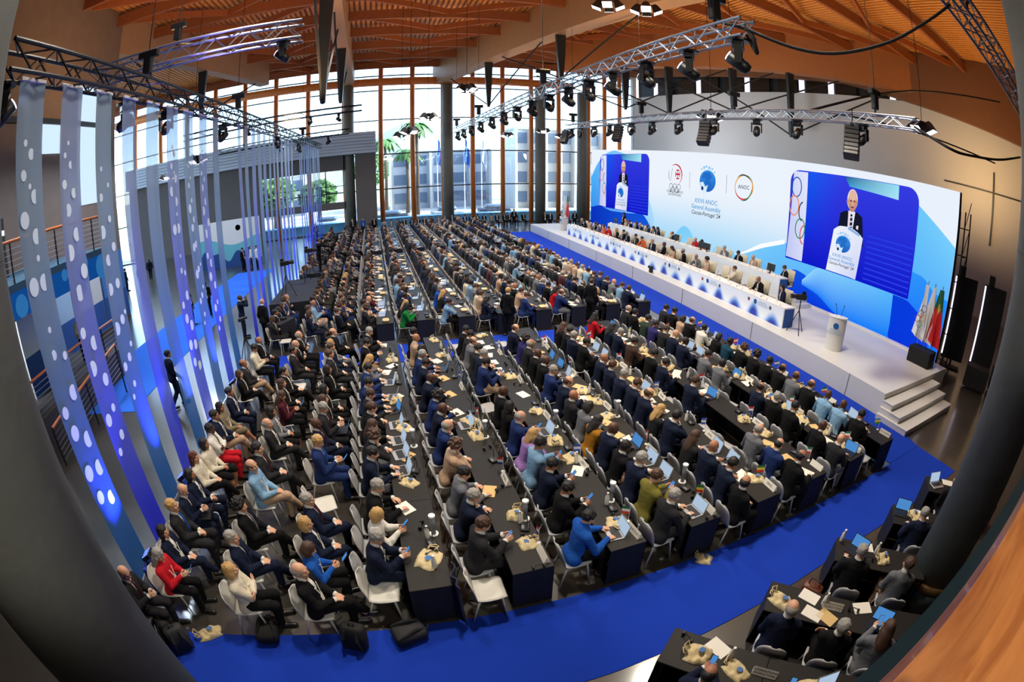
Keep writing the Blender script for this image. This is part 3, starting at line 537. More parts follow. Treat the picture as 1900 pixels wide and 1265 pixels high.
for k, (x, y, w_) in enumerate(((19.0,4.9,1.1),(20.2,3.9,1.2))):
    t = thing('flight_case', 'black wheeled flight case on the dark floor, %s' % ('nearer the stage steps','nearer the concrete column')[k], 'case', (x,y,0), .3, 'flight cases'); MB().rbox(0,0,.52,.7,w_,.78,.03).build('body', M_RUBBER, t); MB().box(-.36,.36,-w_/2-.01,w_/2+.01,.60,.63).build('edge_strip', M_STEEL, t)
    for sx in (-.25,.25):
        for sy in (-.35,.35): MB().lathe([(0,-.02),(.06,-.02),(.06,.02),(0,.02)], 10, Matrix.Translation((sx,sy,.065)) @ Matrix.Rotation(math.pi/2,4,'X')).build('wheel', M_BLACK, t)
# dark acoustic panels with light tubes at the near end behind the LED wall
tube_m = emat('tube_light', 2.2, (.80,.75,1.)); 
for i, (x, y, w) in enumerate(((20.3,6.75,.55),(20.6,5.3,.55))):
    t = thing('acoustic_panel', ('tall dark panel with glowing tube light behind the LED wall, nearer the stage','tall dark panel with glowing tube light, the one closer to the concrete column')[i], 'panel', (x,y,0), .35, 'panels with tube lights')
    MB().box(-.08,.08,-w,w,.35,3.75).build('board', M_RUBBER, t); MB().box(-.3,.3,-.5,.5,0,.06).box(-.04,.04,-.05,.05,.06,.35).build('stand', M_RUBBER, t); MB().tube([(-.12,w-.02,.5),(-.12,w-.02,3.7)], .035, 8).build('tube_lamp', tube_m, t); MB().box(-.2,.1,w*.2,w*.7,3.75,4.15).build('lamp_head', M_RUBBER, t)
# ---------------------------------------------------------------- people: one continuous body grown from a distance field
def surface_nets(F, org, h):
    ins = F < 0
    nx, ny, nz = F.shape
    cx, cy, cz = nx-1, ny-1, nz-1
    corner = sum(ins[i:i+cx, j:j+cy, k:k+cz].astype(np.int8) for i in (0,1) for j in (0,1) for k in (0,1))
    act = (corner > 0) & (corner < 8)
    idx = np.argwhere(act); I, J, K = idx.T
    vid = np.full(act.shape, -1, np.int32); vid[I, J, K] = np.arange(len(idx))
    S = np.zeros((len(idx), 3)); cnt = np.zeros(len(idx))
    C = [(i,j,k) for i in (0,1) for j in (0,1) for k in (0,1)]
    fv = {c: F[I+c[0], J+c[1], K+c[2]] for c in C}
    for a in C:
        for ax in range(3):
            if a[ax]: continue
            b = list(a); b[ax] = 1; b = tuple(b)
            fa, fb = fv[a], fv[b]; m = (fa < 0) != (fb < 0)
            t = np.where(m, fa/np.where(m, fa-fb, 1), 0)
            p = np.zeros((len(idx), 3)); p[:] = a; p[:, ax] += t
            S[m] += p[m]; cnt[m] += 1
    V = org+(idx+S/cnt[:, None])*h
    Q = []
    for ax in range(3):
        u, w = [(1,2),(2,0),(0,1)][ax]
        n = np.array(F.shape); sl0 = [slice(1, n[i]-1) for i in range(3)]; sl1 = list(sl0)
        sl0[ax] = slice(0, n[ax]-1); sl1[ax] = slice(1, n[ax])
        A = ins[tuple(sl0)]; B = ins[tuple(sl1)]
        e = np.argwhere(A != B); off = np.ones(3, int); off[ax] = 0; e = e+off
        flip = ins[e[:,0], e[:,1], e[:,2]]
        def cell(du, dw):
            q = e.copy(); q[:, u] += du; q[:, w] += dw; return vid[q[:,0], q[:,1], q[:,2]]
        q = np.stack([cell(-1,-1), cell(0,-1), cell(0,0), cell(-1,0)], 1)
        q[~flip] = q[~flip][:, ::-1]; Q.append(q)
    return V.astype(np.float32), np.concatenate(Q).astype(np.int32)

def sdf(prims, h):
    """prims: ('c',a,b,ra,rb,k) tapered capsule, ('e',M(world 4x4 np),radii,k) ellipsoid; op 's' prefix subtracts"""
    lo = np.full(3, 9.); hi = np.full(3, -9.)
    for p in prims:
        if p[0] == 'c': a, b, r = p[1], p[2], max(p[3], p[4]); lo = np.minimum(lo, np.minimum(a, b)-r); hi = np.maximum(hi, np.maximum(a, b)+r)
        elif p[0] == 'e': c, r = p[1][:3, 3], max(p[2]); lo = np.minimum(lo, c-r); hi = np.maximum(hi, c+r)
    lo -= 3*h; hi += 3*h; n = np.ceil((hi-lo)/h).astype(int)+1
    F = np.full(n, .3, np.float32); ax = [lo[i]+np.arange(n[i])*h for i in range(3)]
    for p in prims:
        k = p[-1]; sub = p[0][0] == 's'; t = p[0][-1]
        if t == 'c': a, b = np.asarray(p[1], float), np.asarray(p[2], float); r = max(p[3], p[4]); l0 = np.minimum(a, b)-r; h0 = np.maximum(a, b)+r
        else: c = p[1][:3, 3]; r = max(p[2]); l0 = c-r; h0 = c+r
        m = k+2.5*h+.01
        i0 = np.clip(np.floor((l0-m-lo)/h).astype(int), 0, n-1); i1 = np.clip(np.ceil((h0+m-lo)/h).astype(int)+1, 1, n)
        if (i1 <= i0).any(): continue
        X, Y, Z = np.meshgrid(*[ax[i][i0[i]:i1[i]].astype(np.float32) for i in range(3)], indexing='ij')
        if t == 'c':
            d = b-a; L2 = float(d@d)+1e-9
            s = np.clip(((X-a[0])*d[0]+(Y-a[1])*d[1]+(Z-a[2])*d[2])/L2, 0, 1)
            D = np.sqrt((X-a[0]-s*d[0])**2+(Y-a[1]-s*d[1])**2+(Z-a[2]-s*d[2])**2)-(p[3]+(p[4]-p[3])*s)
        else:
            Mi = np.linalg.inv(p[1]); r = p[2]
            x = (Mi[0,0]*X+Mi[0,1]*Y+Mi[0,2]*Z+Mi[0,3])/r[0]; y = (Mi[1,0]*X+Mi[1,1]*Y+Mi[1,2]*Z+Mi[1,3])/r[1]; z = (Mi[2,0]*X+Mi[2,1]*Y+Mi[2,2]*Z+Mi[2,3])/r[2]
            k0 = np.sqrt(x*x+y*y+z*z); k1 = np.sqrt((x/r[0])**2+(y/r[1])**2+(z/r[2])**2)+1e-6
            D = k0*(k0-1)/k1
        sl = tuple(slice(i0[i], i1[i]) for i in range(3)); G = F[sl]
        if sub:
            hh = np.clip(.5-.5*(G+D)/max(k,1e-4), 0, 1); F[sl] = G*(1-hh)+(-D)*hh+k*hh*(1-hh)
        else:
            hh = np.clip(.5+.5*(G-D)/max(k,1e-4), 0, 1); F[sl] = G*(1-hh)+D*hh-k*hh*(1-hh)
    return surface_nets(F, lo, h)

def TR(x=0, y=0, z=0): m = np.eye(4); m[:3, 3] = (x, y, z); return m
def RY(a): c, s = math.cos(a), math.sin(a); return np.array([[c,0,s,0],[0,1,0,0],[-s,0,c,0],[0,0,0,1.]])
def RZ(a): c, s = math.cos(a), math.sin(a); return np.array([[c,-s,0,0],[s,c,0,0],[0,0,1,0],[0,0,0,1.]])
def RX(a): c, s = math.cos(a), math.sin(a); return np.array([[1,0,0,0],[0,c,-s,0],[0,s,c,0],[0,0,0,1.]])
def pt(M, *p): return (M @ np.array([*p, 1.]))[:3]

def head_prims(M):
    e = lambda x, y, z, r, k=.02: ('e', M @ TR(x, y, z), r, k)
    c = lambda a, b, ra, rb, k=.012: ('c', pt(M, *a), pt(M, *b), ra, rb, k)
    P = [e(-.008,0,.025,(.098,.079,.092)), e(.028,0,-.045,(.066,.060,.078),.03),       # skull, face
         e(.066,0,-.098,(.026,.028,.02),.025),                                          # chin
         c((.088,0,.012),(.112,0,-.028),.008,.014), e(.104,0,-.034,(.014,.018,.011),.008),  # nose
         c((.082,-.04,.026),(.082,.04,.026),.012,.012,.015),                              # brow
         e(.088,0,-.065,(.016,.026,.012),.01)]                                           # lips
    for s in (-1, 1):
        P += [e(.062,s*.045,-.03,(.028,.022,.026),.02), e(-.005,s*.080,-.008,(.016,.010,.032),.008),
              e(.085,s*.033,.004,(.012,.014,.010),.006)]
    return P

def hand_prims(w, d, up, side, curl, k=.006):
    """w wrist, d pointing direction, up back-of-hand direction, side +1 left / -1 right (thumb towards -side*y of its frame)"""
    d = d/np.linalg.norm(d); up = up-d*(up@d); up /= np.linalg.norm(up); r = np.cross(d, up)*side   # r: towards the little finger
    P = [('c', w, w+d*.035, .026, .024, .02)]
    for i, q in enumerate((-.028,-.01,.01,.028)):
        P.append(('c', w+d*.03+r*q*.6, w+d*.088+r*q, .017, .0115, .012))
    for i, (q, L) in enumerate(((-.029,.072),(-.010,.082),(.010,.076),(.028,.060))):
        b = w+d*.088+r*q; a1 = curl*.55; a2 = curl*1.25
        m = b+(d*math.cos(a1)-up*math.sin(a1))*L*.5+r*q*.12; t = m+(d*math.cos(a2)-up*math.sin(a2))*L*.5
        P += [('c', b, m, .0105, .0095, k), ('c', m, t, .0095, .0078, k)]
    b = w+d*.03-r*.03-up*.006; m = b+(d*.75-r*.62-up*.2)*.042; t = m+(d*.96-r*.12-up*.3)*.036
    return P+[('c', w+d*.02, b, .018, .016, .012), ('c', b, m, .0135, .0115, k), ('c', m, t, .0115, .009, k)]

def ik(s, w, l1, l2, pole):
    d = w-s; D = min(np.linalg.norm(d), (l1+l2)*.985); d = d/np.linalg.norm(d); w = s+d*D
    a = (l1*l1-l2*l2+D*D)/(2*D); hgt = math.sqrt(max(l1*l1-a*a, 0)); p = np.array(pole, float); p -= d*(p@d); p /= np.linalg.norm(p)
    return s+d*a+p*hgt, w

POSES = {}
def make_pose(name, sit=True, lean=.08, head=(0,.1,0), wr=((.3,-.12,.8),(.3,.12,.8)), hd=None, curl=.5, pole=((-.35,-.55,-1),(-.35,.55,-1)), legs=None, up=None):
    """builds the meshes of one pose; wrists in person space (facing +X, floor z=0)"""
    zp = .555 if sit else .95
    T = TR(0,0,zp) @ RY(lean)                      # torso frame at the pelvis
    H = T @ TR(.022,0,.655) @ RZ(head[0]) @ RY(head[1]-lean*.5) @ RX(head[2])
    B = head_prims(H)
    nb = len(B)
    B += [('c', pt(T,-.005,0,.46), pt(H,-.02,0,-.05), .056, .052, .03)]
    torso = [('e', T@TR(-.005,0,.0), (.118,.172,.125), .05), ('e', T@TR(.006,0,.17), (.106,.150,.155), .05), ('e', T@TR(.0,0,.33), (.112,.170,.165), .05),
             ('c', pt(T,-.008,-.135,.43), pt(T,-.008,.135,.43), .062, .062, .06), ('c', pt(T,-.01,0,.42), pt(T,-.005,0,.50), .085, .058, .05)]
    arms = []; hands = []; cuffs = []
    for i, s in ((0,-1),(1,1)):
        sh = pt(T, -.005, s*.178, .425); e, w = ik(sh, np.array(wr[i], float), .29, .255, pole[i])
        arms += [[('c', sh, e, .058, .045, .03), ('c', e, e+(w-e)*.35, .046, .042, .03), ('c', e+(w-e)*.35, w, .042, .029, .03)]]
        d = w-e if hd is None else np.array(hd[i], float)
        u = np.array(up[i], float) if up else np.array((0,0,1.))
        if abs(u@d)/np.linalg.norm(d) > .9: u = np.array((1.,0,0))
        hands += hand_prims(w, d, u, -s, curl); cuffs.append((e, w))
    leg = []; shoes = []
    if legs is None:
        legs = [((.43,-.12,.505),(.40,-.12,.085),(.60,-.14,.03)), ((.43,.12,.505),(.38,.12,.085),(.58,.14,.03))] if sit else [((.02,-.10,.50),(-.01,-.105,.085),(.19,-.13,.03)), ((.02,.10,.50),(-.01,.105,.085),(.19,.13,.03))]
    for i, s in ((0,-1),(1,1)):
        hp = pt(T, .0, s*.09, -.02) if not sit else np.array((.0, s*.095, .545)); kn, an, to = [np.array(q, float) for q in legs[i]]
        leg.append([('c', hp, kn, .084, .06, .04), ('c', kn, kn+(an-kn)*.35, .058, .056, .03), ('c', kn+(an-kn)*.35, an, .056, .036, .03)])
        fd = to-an; he = an-fd/np.linalg.norm(fd)*.045*np.array((1,1,0)); he[2] = to[2]+.012
        shoes.append([('c', he, to, .040, .034, .02), ('c', he, an, .042, .042, .03)])
    body = B+torso+arms[0]+arms[1]+hands+leg[0]+leg[1]+shoes[0]+shoes[1]
    V, Q = sdf(body, .0095)
    Hi = np.linalg.inv(H); ce = V[Q].mean(1); L = ce @ Hi[:3,:3].T+Hi[:3,3]
    mi = np.zeros(len(Q), int)
    eye = ((L[:,0] > .078) & (np.abs(np.abs(L[:,1])-.033) < .012) & (np.abs(L[:,2]-.003) < .0085)); mi[eye] = 1
    mi[(L[:,0] > .09) & (np.abs(L[:,1]) < .022) & (np.abs(L[:,2]+.066) < .009)] = 2
    R = {'body': np_mesh('person', V, Q, (M_SKIN, M_EYE, M_LIP), True, mi), 'H': H, 'T': T, 'sit': sit}
    inf = lambda P, d, k=.03: [(p[0], p[1], p[2], p[3]+d, p[4]+d, k) if p[0] == 'c' else ('e', p[1], tuple(r+d for r in p[2]), k) for p in P]
    # jacket: torso and sleeves, open in a V at the neck
    J = inf(torso, .016, .06)
    for a in arms: J += inf(a[:2], .014, .03)+[('c', a[2][1], a[2][1]+(a[2][2]-a[2][1])*.90, a[2][3]+.014, a[2][4]+.016, .03)]
    J += [('c', pt(T,-.03,-.10,-.06), pt(T,-.03,.10,-.06), .115, .115, .05)]
    J += [('c', pt(T,-.055,-.06,.472), pt(T,-.06,.06,.472), .028, .028, .03)]           # collar
    J += [('sc', pt(T,.13,0,.52), pt(T,.155,0,.20), .070, .012, .008), ('sc', pt(T,.02,0,.50), pt(T,.02,0,.60), .062, .07, .008)]
    V, Q = sdf(J, .0125); R['jacket'] = np_mesh('jacket', V, Q, (M_CLOTH,), True)
    S = inf(torso[1:], .005, .05)+[('c', pt(T,-.006,0,.46), pt(T,.002,0,.552), .068, .068, .02)]
    for e, w in cuffs: S.append(('c', w-(w-e)*.14, w+(w-e)*.035, .041, .041, .01))
    V, Q = sdf(S, .0125); R['shirt'] = np_mesh('shirt', V, Q, (M_CLOTH,), True)
    G = [('e', T@TR(-.005,0,.0), (.128,.182,.135), .05)]
    for a in leg: G += inf(a[:2], .012, .04)+[('c', a[2][1], a[2][2]+(a[2][1]-a[2][2])*.03, a[2][3]+.013, a[2][4]+.022, .03)]
    V, Q = sdf(G, .0145); R['trousers'] = np_mesh('trousers', V, Q, (M_CLOTH,), True)
    for q in (0,1):
        V, Q = sdf(inf(shoes[q][:1], .006)+inf(shoes[q][1:], -.002), .0145); R['shoe%d' % q] = np_mesh('shoe', V, Q, (M_SHOE,), True)
    # tie and lanyard follow the chest
    chest = lambda z: .112+.016*math.exp(-((z-.30)/.16)**2)+.012
    b = MB(); zs = [.50,.42,.34,.26,.18,.10]
    b.tube([pt(T, chest(z)-.012 if z < .48 else .075, 0, z) for z in zs], [.016,.018,.02,.022,.024,.012], 6); R['tie'] = b.mesh('tie', M_CLOTH, True)
    b = MB()
    for s in (-1,1):
        path = [(-.07,s*.02,.50),(-.03,s*.07,.505),(.06,s*.075,.45),(.125,s*.055,.36),(.135,s*.012,.20)]
        for q in range(4): b.bar(pt(T,*path[q]), pt(T,*path[q+1]), .016, .006, up=tuple(pt(T,1,0,0)-pt(T,0,0,0)))
    b.box(.130,.136,-.045,.045,.06,.19, Matrix(T.tolist())); R['lanyard'] = b.mesh('lanyard', M_PAPER)
    # skirt variant
    if sit:
        K = [('e', T@TR(-.005,0,.0), (.13,.185,.135), .05)]+inf([a[0] for a in leg], .02, .10)
        V, Q = sdf(K, .016); R['skirt'] = np_mesh('skirt', V, Q, (M_CLOTH,), True)
    POSES[name] = R

def make_hairs():
    rnd = np.random.RandomState(3); e = lambda x, y, z, r, k=.01: ('e', TR(x,y,z), r, k)
    face = ('se', TR(.105,0,-.055), (.062,.082,.095), .012)
    ears = [('se', TR(.015,s*.085,-.03), (.03,.02,.045), .01) for s in (-1,1)]
    low = ('se', TR(-.02,0,-.17), (.16,.16,.085), .01)
    tuft = lambda n, R, lo=-.02: [e(*(np.array((-.012,0,.03))+np.array((.100,.082,.096))*v*R), (.016,.016,.013), .012) for v in (lambda u: u/np.linalg.norm(u, axis=1)[:,None])(rnd.randn(n,3)) if v[2] > lo and not (v[0] > .75 and v[2] < .5)]
    cap = e(-.014,0,.032,(.106,.089,.100))
    sets = {
     'short': [cap]+tuft(46,1.0)+[face, low]+ears,
     'balding': [e(-.022,0,.005,(.106,.090,.082)), ('se', TR(.03,0,.10), (.125,.072,.085), .01), face, low]+ears,
     'bob': [cap, e(-.03,0,-.03,(.095,.102,.095),.03), e(-.01,.075,-.06,(.06,.03,.075),.02), e(-.01,-.075,-.06,(.06,.03,.075),.02)]+tuft(26,1.03)+[face, ('se', TR(.09,0,-.13), (.07,.07,.10), .01)],
     'long': [cap, e(-.05,0,-.08,(.070,.105,.13),.03), e(-.075,0,-.20,(.045,.10,.13),.03)]+[('c', np.array((-.0,s*.082,-.02)), np.array((-.02,s*.095,-.22)), .034, .026, .02) for s in (-1,1)]+tuft(26,1.03)+[face, ('se', TR(.10,0,-.15), (.075,.07,.12), .01)],
     'pony': [cap, e(-.115,0,.01,(.035,.035,.035),.01), ('c', np.array((-.12,0,0.)), np.array((-.13,0,-.17)), .028, .014, .02), face, low]+ears,
     'curly': [e(-.016,0,.035,(.116,.10,.108))]+[e(*(np.array((-.016,0,.03))+np.array((.118,.105,.112))*v), (.026,.026,.026), .012) for v in (lambda u: u/np.linalg.norm(u, axis=1)[:,None])(rnd.randn(70,3)) if v[2] > -.55 and not (v[0] > .6 and v[2] < .45)]+[face],
    }
    for n, P in sets.items():
        V, Q = sdf(P, .0085); HAIR[n] = np_mesh('hair', V, Q, (M_HAIR,), True)
HAIR = {}
SKIN = {'light': rgb(205,155,125), 'tan': rgb(165,112,82), 'dark': rgb(84,54,40)}
HCOL = {'dark': rgb(26,21,19), 'brown': rgb(74,50,34), 'grey': rgb(150,146,140), 'blond': rgb(190,150,92), 'red': rgb(96,46,26)}
CLOTH = {'black': rgb(15,15,17), 'navy': rgb(18,26,48), 'charcoal': rgb(36,36,39), 'blue': rgb(28,46,94), 'royal': rgb(25,80,165), 'grey': rgb(104,106,112), 'white': rgb(216,212,204), 'cream': rgb(205,196,176),
  'maroon': rgb(72,24,32), 'red': rgb(182,24,38), 'beige': rgb(180,150,125), 'lightblue': rgb(122,160,192), 'lilac': rgb(160,125,190), 'purple': rgb(44,40,96), 'mustard': rgb(160,108,28), 'olive': rgb(110,104,44), 'brown': rgb(62,44,36),
  'green': rgb(44,58,48), 'teal': rgb(24,62,82), 'emerald': rgb(16,120,52), 'lime': rgb(140,205,30), 'leopard': rgb(120,108,86), 'orange': rgb(200,90,50)}
PEOPLE = []
def person(pose, hair, skin, coat, x, y, z=0., rz=0., label='', group=None, shirt=None, extra='lanyard', trouser=None, scale=1., parts=True):
    """one person: body, and hair and clothes as its children"""
    R = POSES[pose]; hs, _, hc = hair.partition('_')
    o = obj('person', R['body'], None, (x, y, z), rz, SKIN[skin]); o.scale = (scale,)*3; tag(o, label, 'person', group)
    obj('jacket', R['jacket'], o, color=CLOTH[coat])
    sh = shirt or ('white' if coat in ('black','navy','charcoal','blue','grey','brown','green','beige') else coat)
    obj('shirt', R['shirt'], o, color=CLOTH[sh])
    tr = trouser or (coat if coat in ('black','navy','charcoal','grey','blue') else 'black')
    if tr.startswith('skirt'): obj('skirt', R['skirt'], o, color=CLOTH[tr[6:] or 'black'])
    else: obj('trousers', R['trousers'], o, color=CLOTH[tr])
    obj('shoe', R['shoe0'], o); obj('shoe', R['shoe1'], o)
    if hs != 'shaved':
        h = obj('hair', HAIR[hs], o, color=HCOL[hc or 'dark']); h.matrix_local = Matrix(R['H'].tolist())
    if extra == 'tie': obj('tie', R['tie'], o, color=rnd.choice([CLOTH['royal'], CLOTH['maroon'], CLOTH['navy'], CLOTH['grey']]))
    elif extra: obj(extra, R[extra], o)
    PEOPLE.append(o); return o

def make_people():
    tw = lambda f, dy=.16, z=.79, dz=0: ((f,-dy,z),(f,dy,z+dz))
    fwd = ((1,.25,-.05),(1,-.25,-.05))
    make_pose('type', lean=.20, head=(0,.30,0), wr=tw(.42,.13), hd=fwd, curl=.45)
    make_pose('write', lean=.22, head=(-.15,.38,0), wr=((.44,-.14,.79),(.36,.18,.79)), hd=((1,.5,-.1),(1,-.8,-.02)), curl=.8)
    make_pose('phone', lean=.16, head=(0,.42,0), wr=((.40,-.07,.86),(.40,.07,.86)), hd=((1,.15,.35),(1,-.15,.35)), curl=1.0, up=((0,-1,.3),(0,1,.3)))
    make_pose('chin', lean=.24, head=(.12,.2,0), wr=((.22,-.06,1.01),(.34,.16,.79)), hd=((-.25,.35,1),(1,-.7,0)), curl=1.0, pole=((.6,-.4,-1),(-.3,.7,-1)), up=((1,0,0),(0,0,1)))
    make_pose('atable', lean=.10, head=(.25,.12,0), wr=((.30,-.05,.70),(.30,.06,.70)), hd=((1,.6,-.2),(1,-.6,-.2)), curl=.8)
    make_pose('lap', lean=-.06, head=(.1,-.02,0), wr=((.26,-.05,.66),(.26,.05,.665)), hd=((1,.6,-.25),(1,-.6,-.25)), curl=.9,
              legs=[((.44,-.15,.50),(.42,-.15,.085),(.62,-.19,.03)), ((.44,.15,.50),(.36,.15,.085),(.55,.19,.03))])
    make_pose('legcross', lean=-.10, head=(-.1,.05,0), wr=((.27,-.06,.70),(.27,.06,.69)), hd=((1,.5,-.2),(1,-.5,-.2)), curl=.9,
              legs=[((.44,-.02,.60),(.60,.10,.28),(.74,.13,.18)), ((.43,.09,.505),(.40,.08,.085),(.60,.10,.03))])
    make_pose('lapphone', lean=.04, head=(0,.45,0), wr=((.30,-.06,.80),(.30,.06,.80)), hd=((1,.2,.3),(1,-.2,.3)), curl=1.0, up=((0,-1,.3),(0,1,.3)))
    make_pose('crossed', lean=-.05, head=(.05,0,0), wr=((.20,.10,.82),(.22,-.12,.84)), hd=((.05,1,.1),(.1,-1,.1)), curl=.6, pole=((.1,-1,-.8),(.1,1,-.8)), up=((1,0,0),(1,0,0)))
    make_pose('stand', False, lean=0, head=(.1,.02,0), wr=((.06,-.27,.86),(.04,.27,.86)), hd=((.15,0,-1),(.15,0,-1)), curl=.5, pole=((-1,-.3,0),(-1,.3,0)), up=((0,-1,0),(0,1,0)))
    make_pose('clasp', False, lean=.02, head=(0,.05,0), wr=((.19,-.05,1.0),(.19,.05,1.0)), hd=((.4,.6,-.5),(.4,-.6,-.5)), curl=.8)
    make_pose('photo', False, lean=-.02, head=(0,-.03,0), wr=((.24,-.08,1.50),(.24,.08,1.50)), hd=((.3,.1,1),(.3,-.1,1)), curl=1.0, pole=((.2,-1,-.8),(.2,1,-.8)), up=((0,-1,0),(0,1,0)))
    make_pose('walk', False, lean=.03, head=(0,.05,0), wr=((.20,-.25,.92),(-.14,.25,.90)), hd=((.5,0,-1),(.1,0,-1)), curl=.6, pole=((-1,-.2,-.2),(-1,.2,-.2)), up=((0,-1,0),(0,1,0)),
              legs=[((.02,-.09,.50),(-.24,-.09,.14),(-.06,-.11,.05)), ((.20,.09,.53),(.22,.09,.085),(.42,.11,.03))])
make_people(); make_hairs()
# ---------------------------------------------------------------- lighting trusses and what hangs on them
def truss(a, b, w, m, lab, seg=.5, tri=False, hoists=(), group=None):
    a = Vector(a); b = Vector(b); d = (b-a).normalized(); L = (b-a).length; up = Vector((0,0,1)); s = d.cross(up).normalized()
    t = thing('lighting_truss', lab, 'truss', a, 0, group)
    C = [s*(-w/2), s*(w/2), s*(w/2)+up*w, s*(-w/2)+up*w]
    for c in C: MB().tube([c, c+d*L], .028*max(1,w/.32), 8).build('chord', m, t)
    lac = MB(); n = max(2, int(L/seg))
    for k in range(n):
        p0, p1 = d*(L*k/n), d*(L*(k+1)/n)
        for i, j in ((0,3),(1,2),(3,2),(0,1)):
            lac.tube([C[i if k % 2 else j]+p0, C[j if k % 2 else i]+p1], .014*max(1,w/.32), 4, False)
    o = lac.build('lacing', m, t); o['kind'] = 'stuff'
    for f in hoists:
        p = a+d*(L*f)+up*w; h = thing('chain_hoist', 'black chain hoist of the %s, %s of its hoists' % (' '.join(lab.split(',')[0].split()[:4]), ORD[1+sorted(hoists).index(f)]), 'hoist', p, 0, 'chain hoists over the trusses')
        MB().rbox(0,0,.35,.22,.16,.40,.04).rbox(0,.0,.62,.5,.16,.16,.03).build('motor', M_BLACK, h); MB().tube([(0,0,.55),(0,0,17.4-p.z)], .012, 4).build('chain', M_RUBBER, h); MB().tube([(0,0,-.01),(0,0,.2)], .03, 6).build('hook', M_STEEL, h)
    return t
truss((-5.0,4.6,7.86), (-5.0,42.2,8.45), .42, M_ALUDARK, 'long black truss carrying the hanging fabric banners', .55, hoists=(.13,.33,.75))
truss((5.5,5.75,8.12), (5.5,34.2,8.42), .32, M_ALU, 'silver truss of spotlights over the middle of the audience', .42, hoists=(.03,.35,.72,.98))
truss((11.5,5.6,7.72), (11.5,28.6,8.30), .28, M_ALU, 'silver truss of moving lamps and speakers before the LED wall', .4, hoists=(.06,.32,.6,.95))
truss((8.2,3.0,9.75), (15.0,3.0,9.2), .42, M_ALU, 'silver truss crossing above the concrete column', .45, hoists=(.2,))
truss((-8.6,12.3,9.55), (-2.0,12.6,9.55), .50, M_ALU, 'purple-lit silver truss running up beneath the roof above the banners', .5, hoists=(.45,))
truss((-14,33,9.9), (-1,33.6,10.3), .4, M_ALUDARK, 'dark cross truss in front of the far windows, higher one', .6); truss((-12,35,8.6), (-2,35.4,8.9), .36, M_ALUDARK, 'dark cross truss in front of the far windows, lower one', .6)
def moving_head():
    t = thing('moving_head', '', 'spotlight', (0,0,0)); MB().rbox(0,0,-.10,.26,.20,.14,.03).tube([(0,0,-.03),(0,0,.06)], .03, 6).build('base', M_BLACK, t); MB().lathe([(0,-.025),(.2,-.025),(.2,.012),(0,.012)], 10).build('mount_plate', M_BLACK, t)
    MB().box(-.19,-.15,-.06,.06,-.45,-.12).box(.15,.19,-.06,.06,-.45,-.12).box(-.19,.19,-.07,.07,-.19,-.15).build('yoke', M_BLACK, t)
    h = MB().lathe([(.0,-.22),(.115,-.20),(.125,.10),(.09,.2),(.0,.22)], 12, Matrix.Translation((0,0,-.42)) @ Matrix.Rotation(2.2,4,'X')).build('lamp_head', M_BLACK, t, True)
    MB().lathe([(.0,-.228),(.095,-.226)], 12, Matrix.Translation((0,0,-.42)) @ Matrix.Rotation(2.2,4,'X')).build('lens', M_LENS, h); return t
M_LENS = emat('lamp_lens', 2.5, (.72,.70,1.)); M_HIB = emat('hibay_lens', 6., (1.,.93,1.))
mh = moving_head(); first = True
def put_head(loc, rz, lab, grp):
    global first
    if first: first = False; mh.location = loc; mh.rotation_euler = (0,0,rz); mh['label'] = lab; mh['group'] = grp
    else: copy_tree(mh, loc, rz, lab, grp)
for k, f in enumerate((.01,.06,.115,.17,.22,.27,.33,.39,.46,.53,.61,.70,.79,.88,.96)):
    put_head((5.5,5.75+28.45*f,8.12+.3*f-.03), .6+rnd.uniform(-.4,.4), 'black spotlight under the silver middle truss, %s from its near end' % ORD[k+1], 'spotlights under the middle truss')
for k, f in enumerate((.08,.19,.27,.37,.47,.56,.64,.74,.82,.9,.96)):
    put_head((11.5,5.6+23*f,7.72+.58*f-.03), -1.3+rnd.uniform(-.5,.5), 'moving lamp under the truss before the LED wall, %s from its near end' % ORD[k+1], 'moving lamps under the stage truss')
for k, (x, y, z) in enumerate(((-5.27,5.0,7.83),(-5.27,9.0,7.88),(-5.27,11.2,7.91),(-5.27,16.0,7.98),(-2.5,12.57,9.52),(-2.6,33.53,10.21),(-4.6,33.43,10.14),(-9,33.23,10.03),(-7,35.2,8.72),(-3.5,35.34,8.83),(-5.0,24,8.08),(-5.0,31,8.19))):
    put_head((x,y,z), rnd.uniform(-2,2), 'black lamp hanging near the banner truss, %s from the near column' % ORD[k+1], 'lamps about the banner truss')
def line_array(loc, rz, n, lab):
    t = thing('line_array', lab, 'loudspeaker', loc, rz, 'hanging line array loudspeakers'); p = Vector((0,0,0))
    MB().tube([(0,0,.0),(0,0,.45)], .02, 6).box(-.17,.17,-.05,.05,0,.05).build('bumper', M_RUBBER, t)
    for k in range(n):
        a = -.10-k*.09; Mx = Matrix.Translation(p) @ Matrix.Rotation(a,4,'Y'); MB().rbox(0,0,-.07,.30,.46,.132,.04, Mx).build('speaker_box', M_BLACK, t); p = p+Mx.to_3x3() @ Vector((0,0,-.142))
for k, (y, n) in enumerate(((7.7,7),(14.4,7),(21.3,6),(28.2,6))): line_array((11.35,y,7.72+.58*(y-5.6)/23-.1), math.pi+.5, n, 'curved black line array of stacked speaker boxes, %s from the near end of the stage' % ORD[k+1])
M_REFL = mat('reflector_black', rgb(24,24,30), .5)
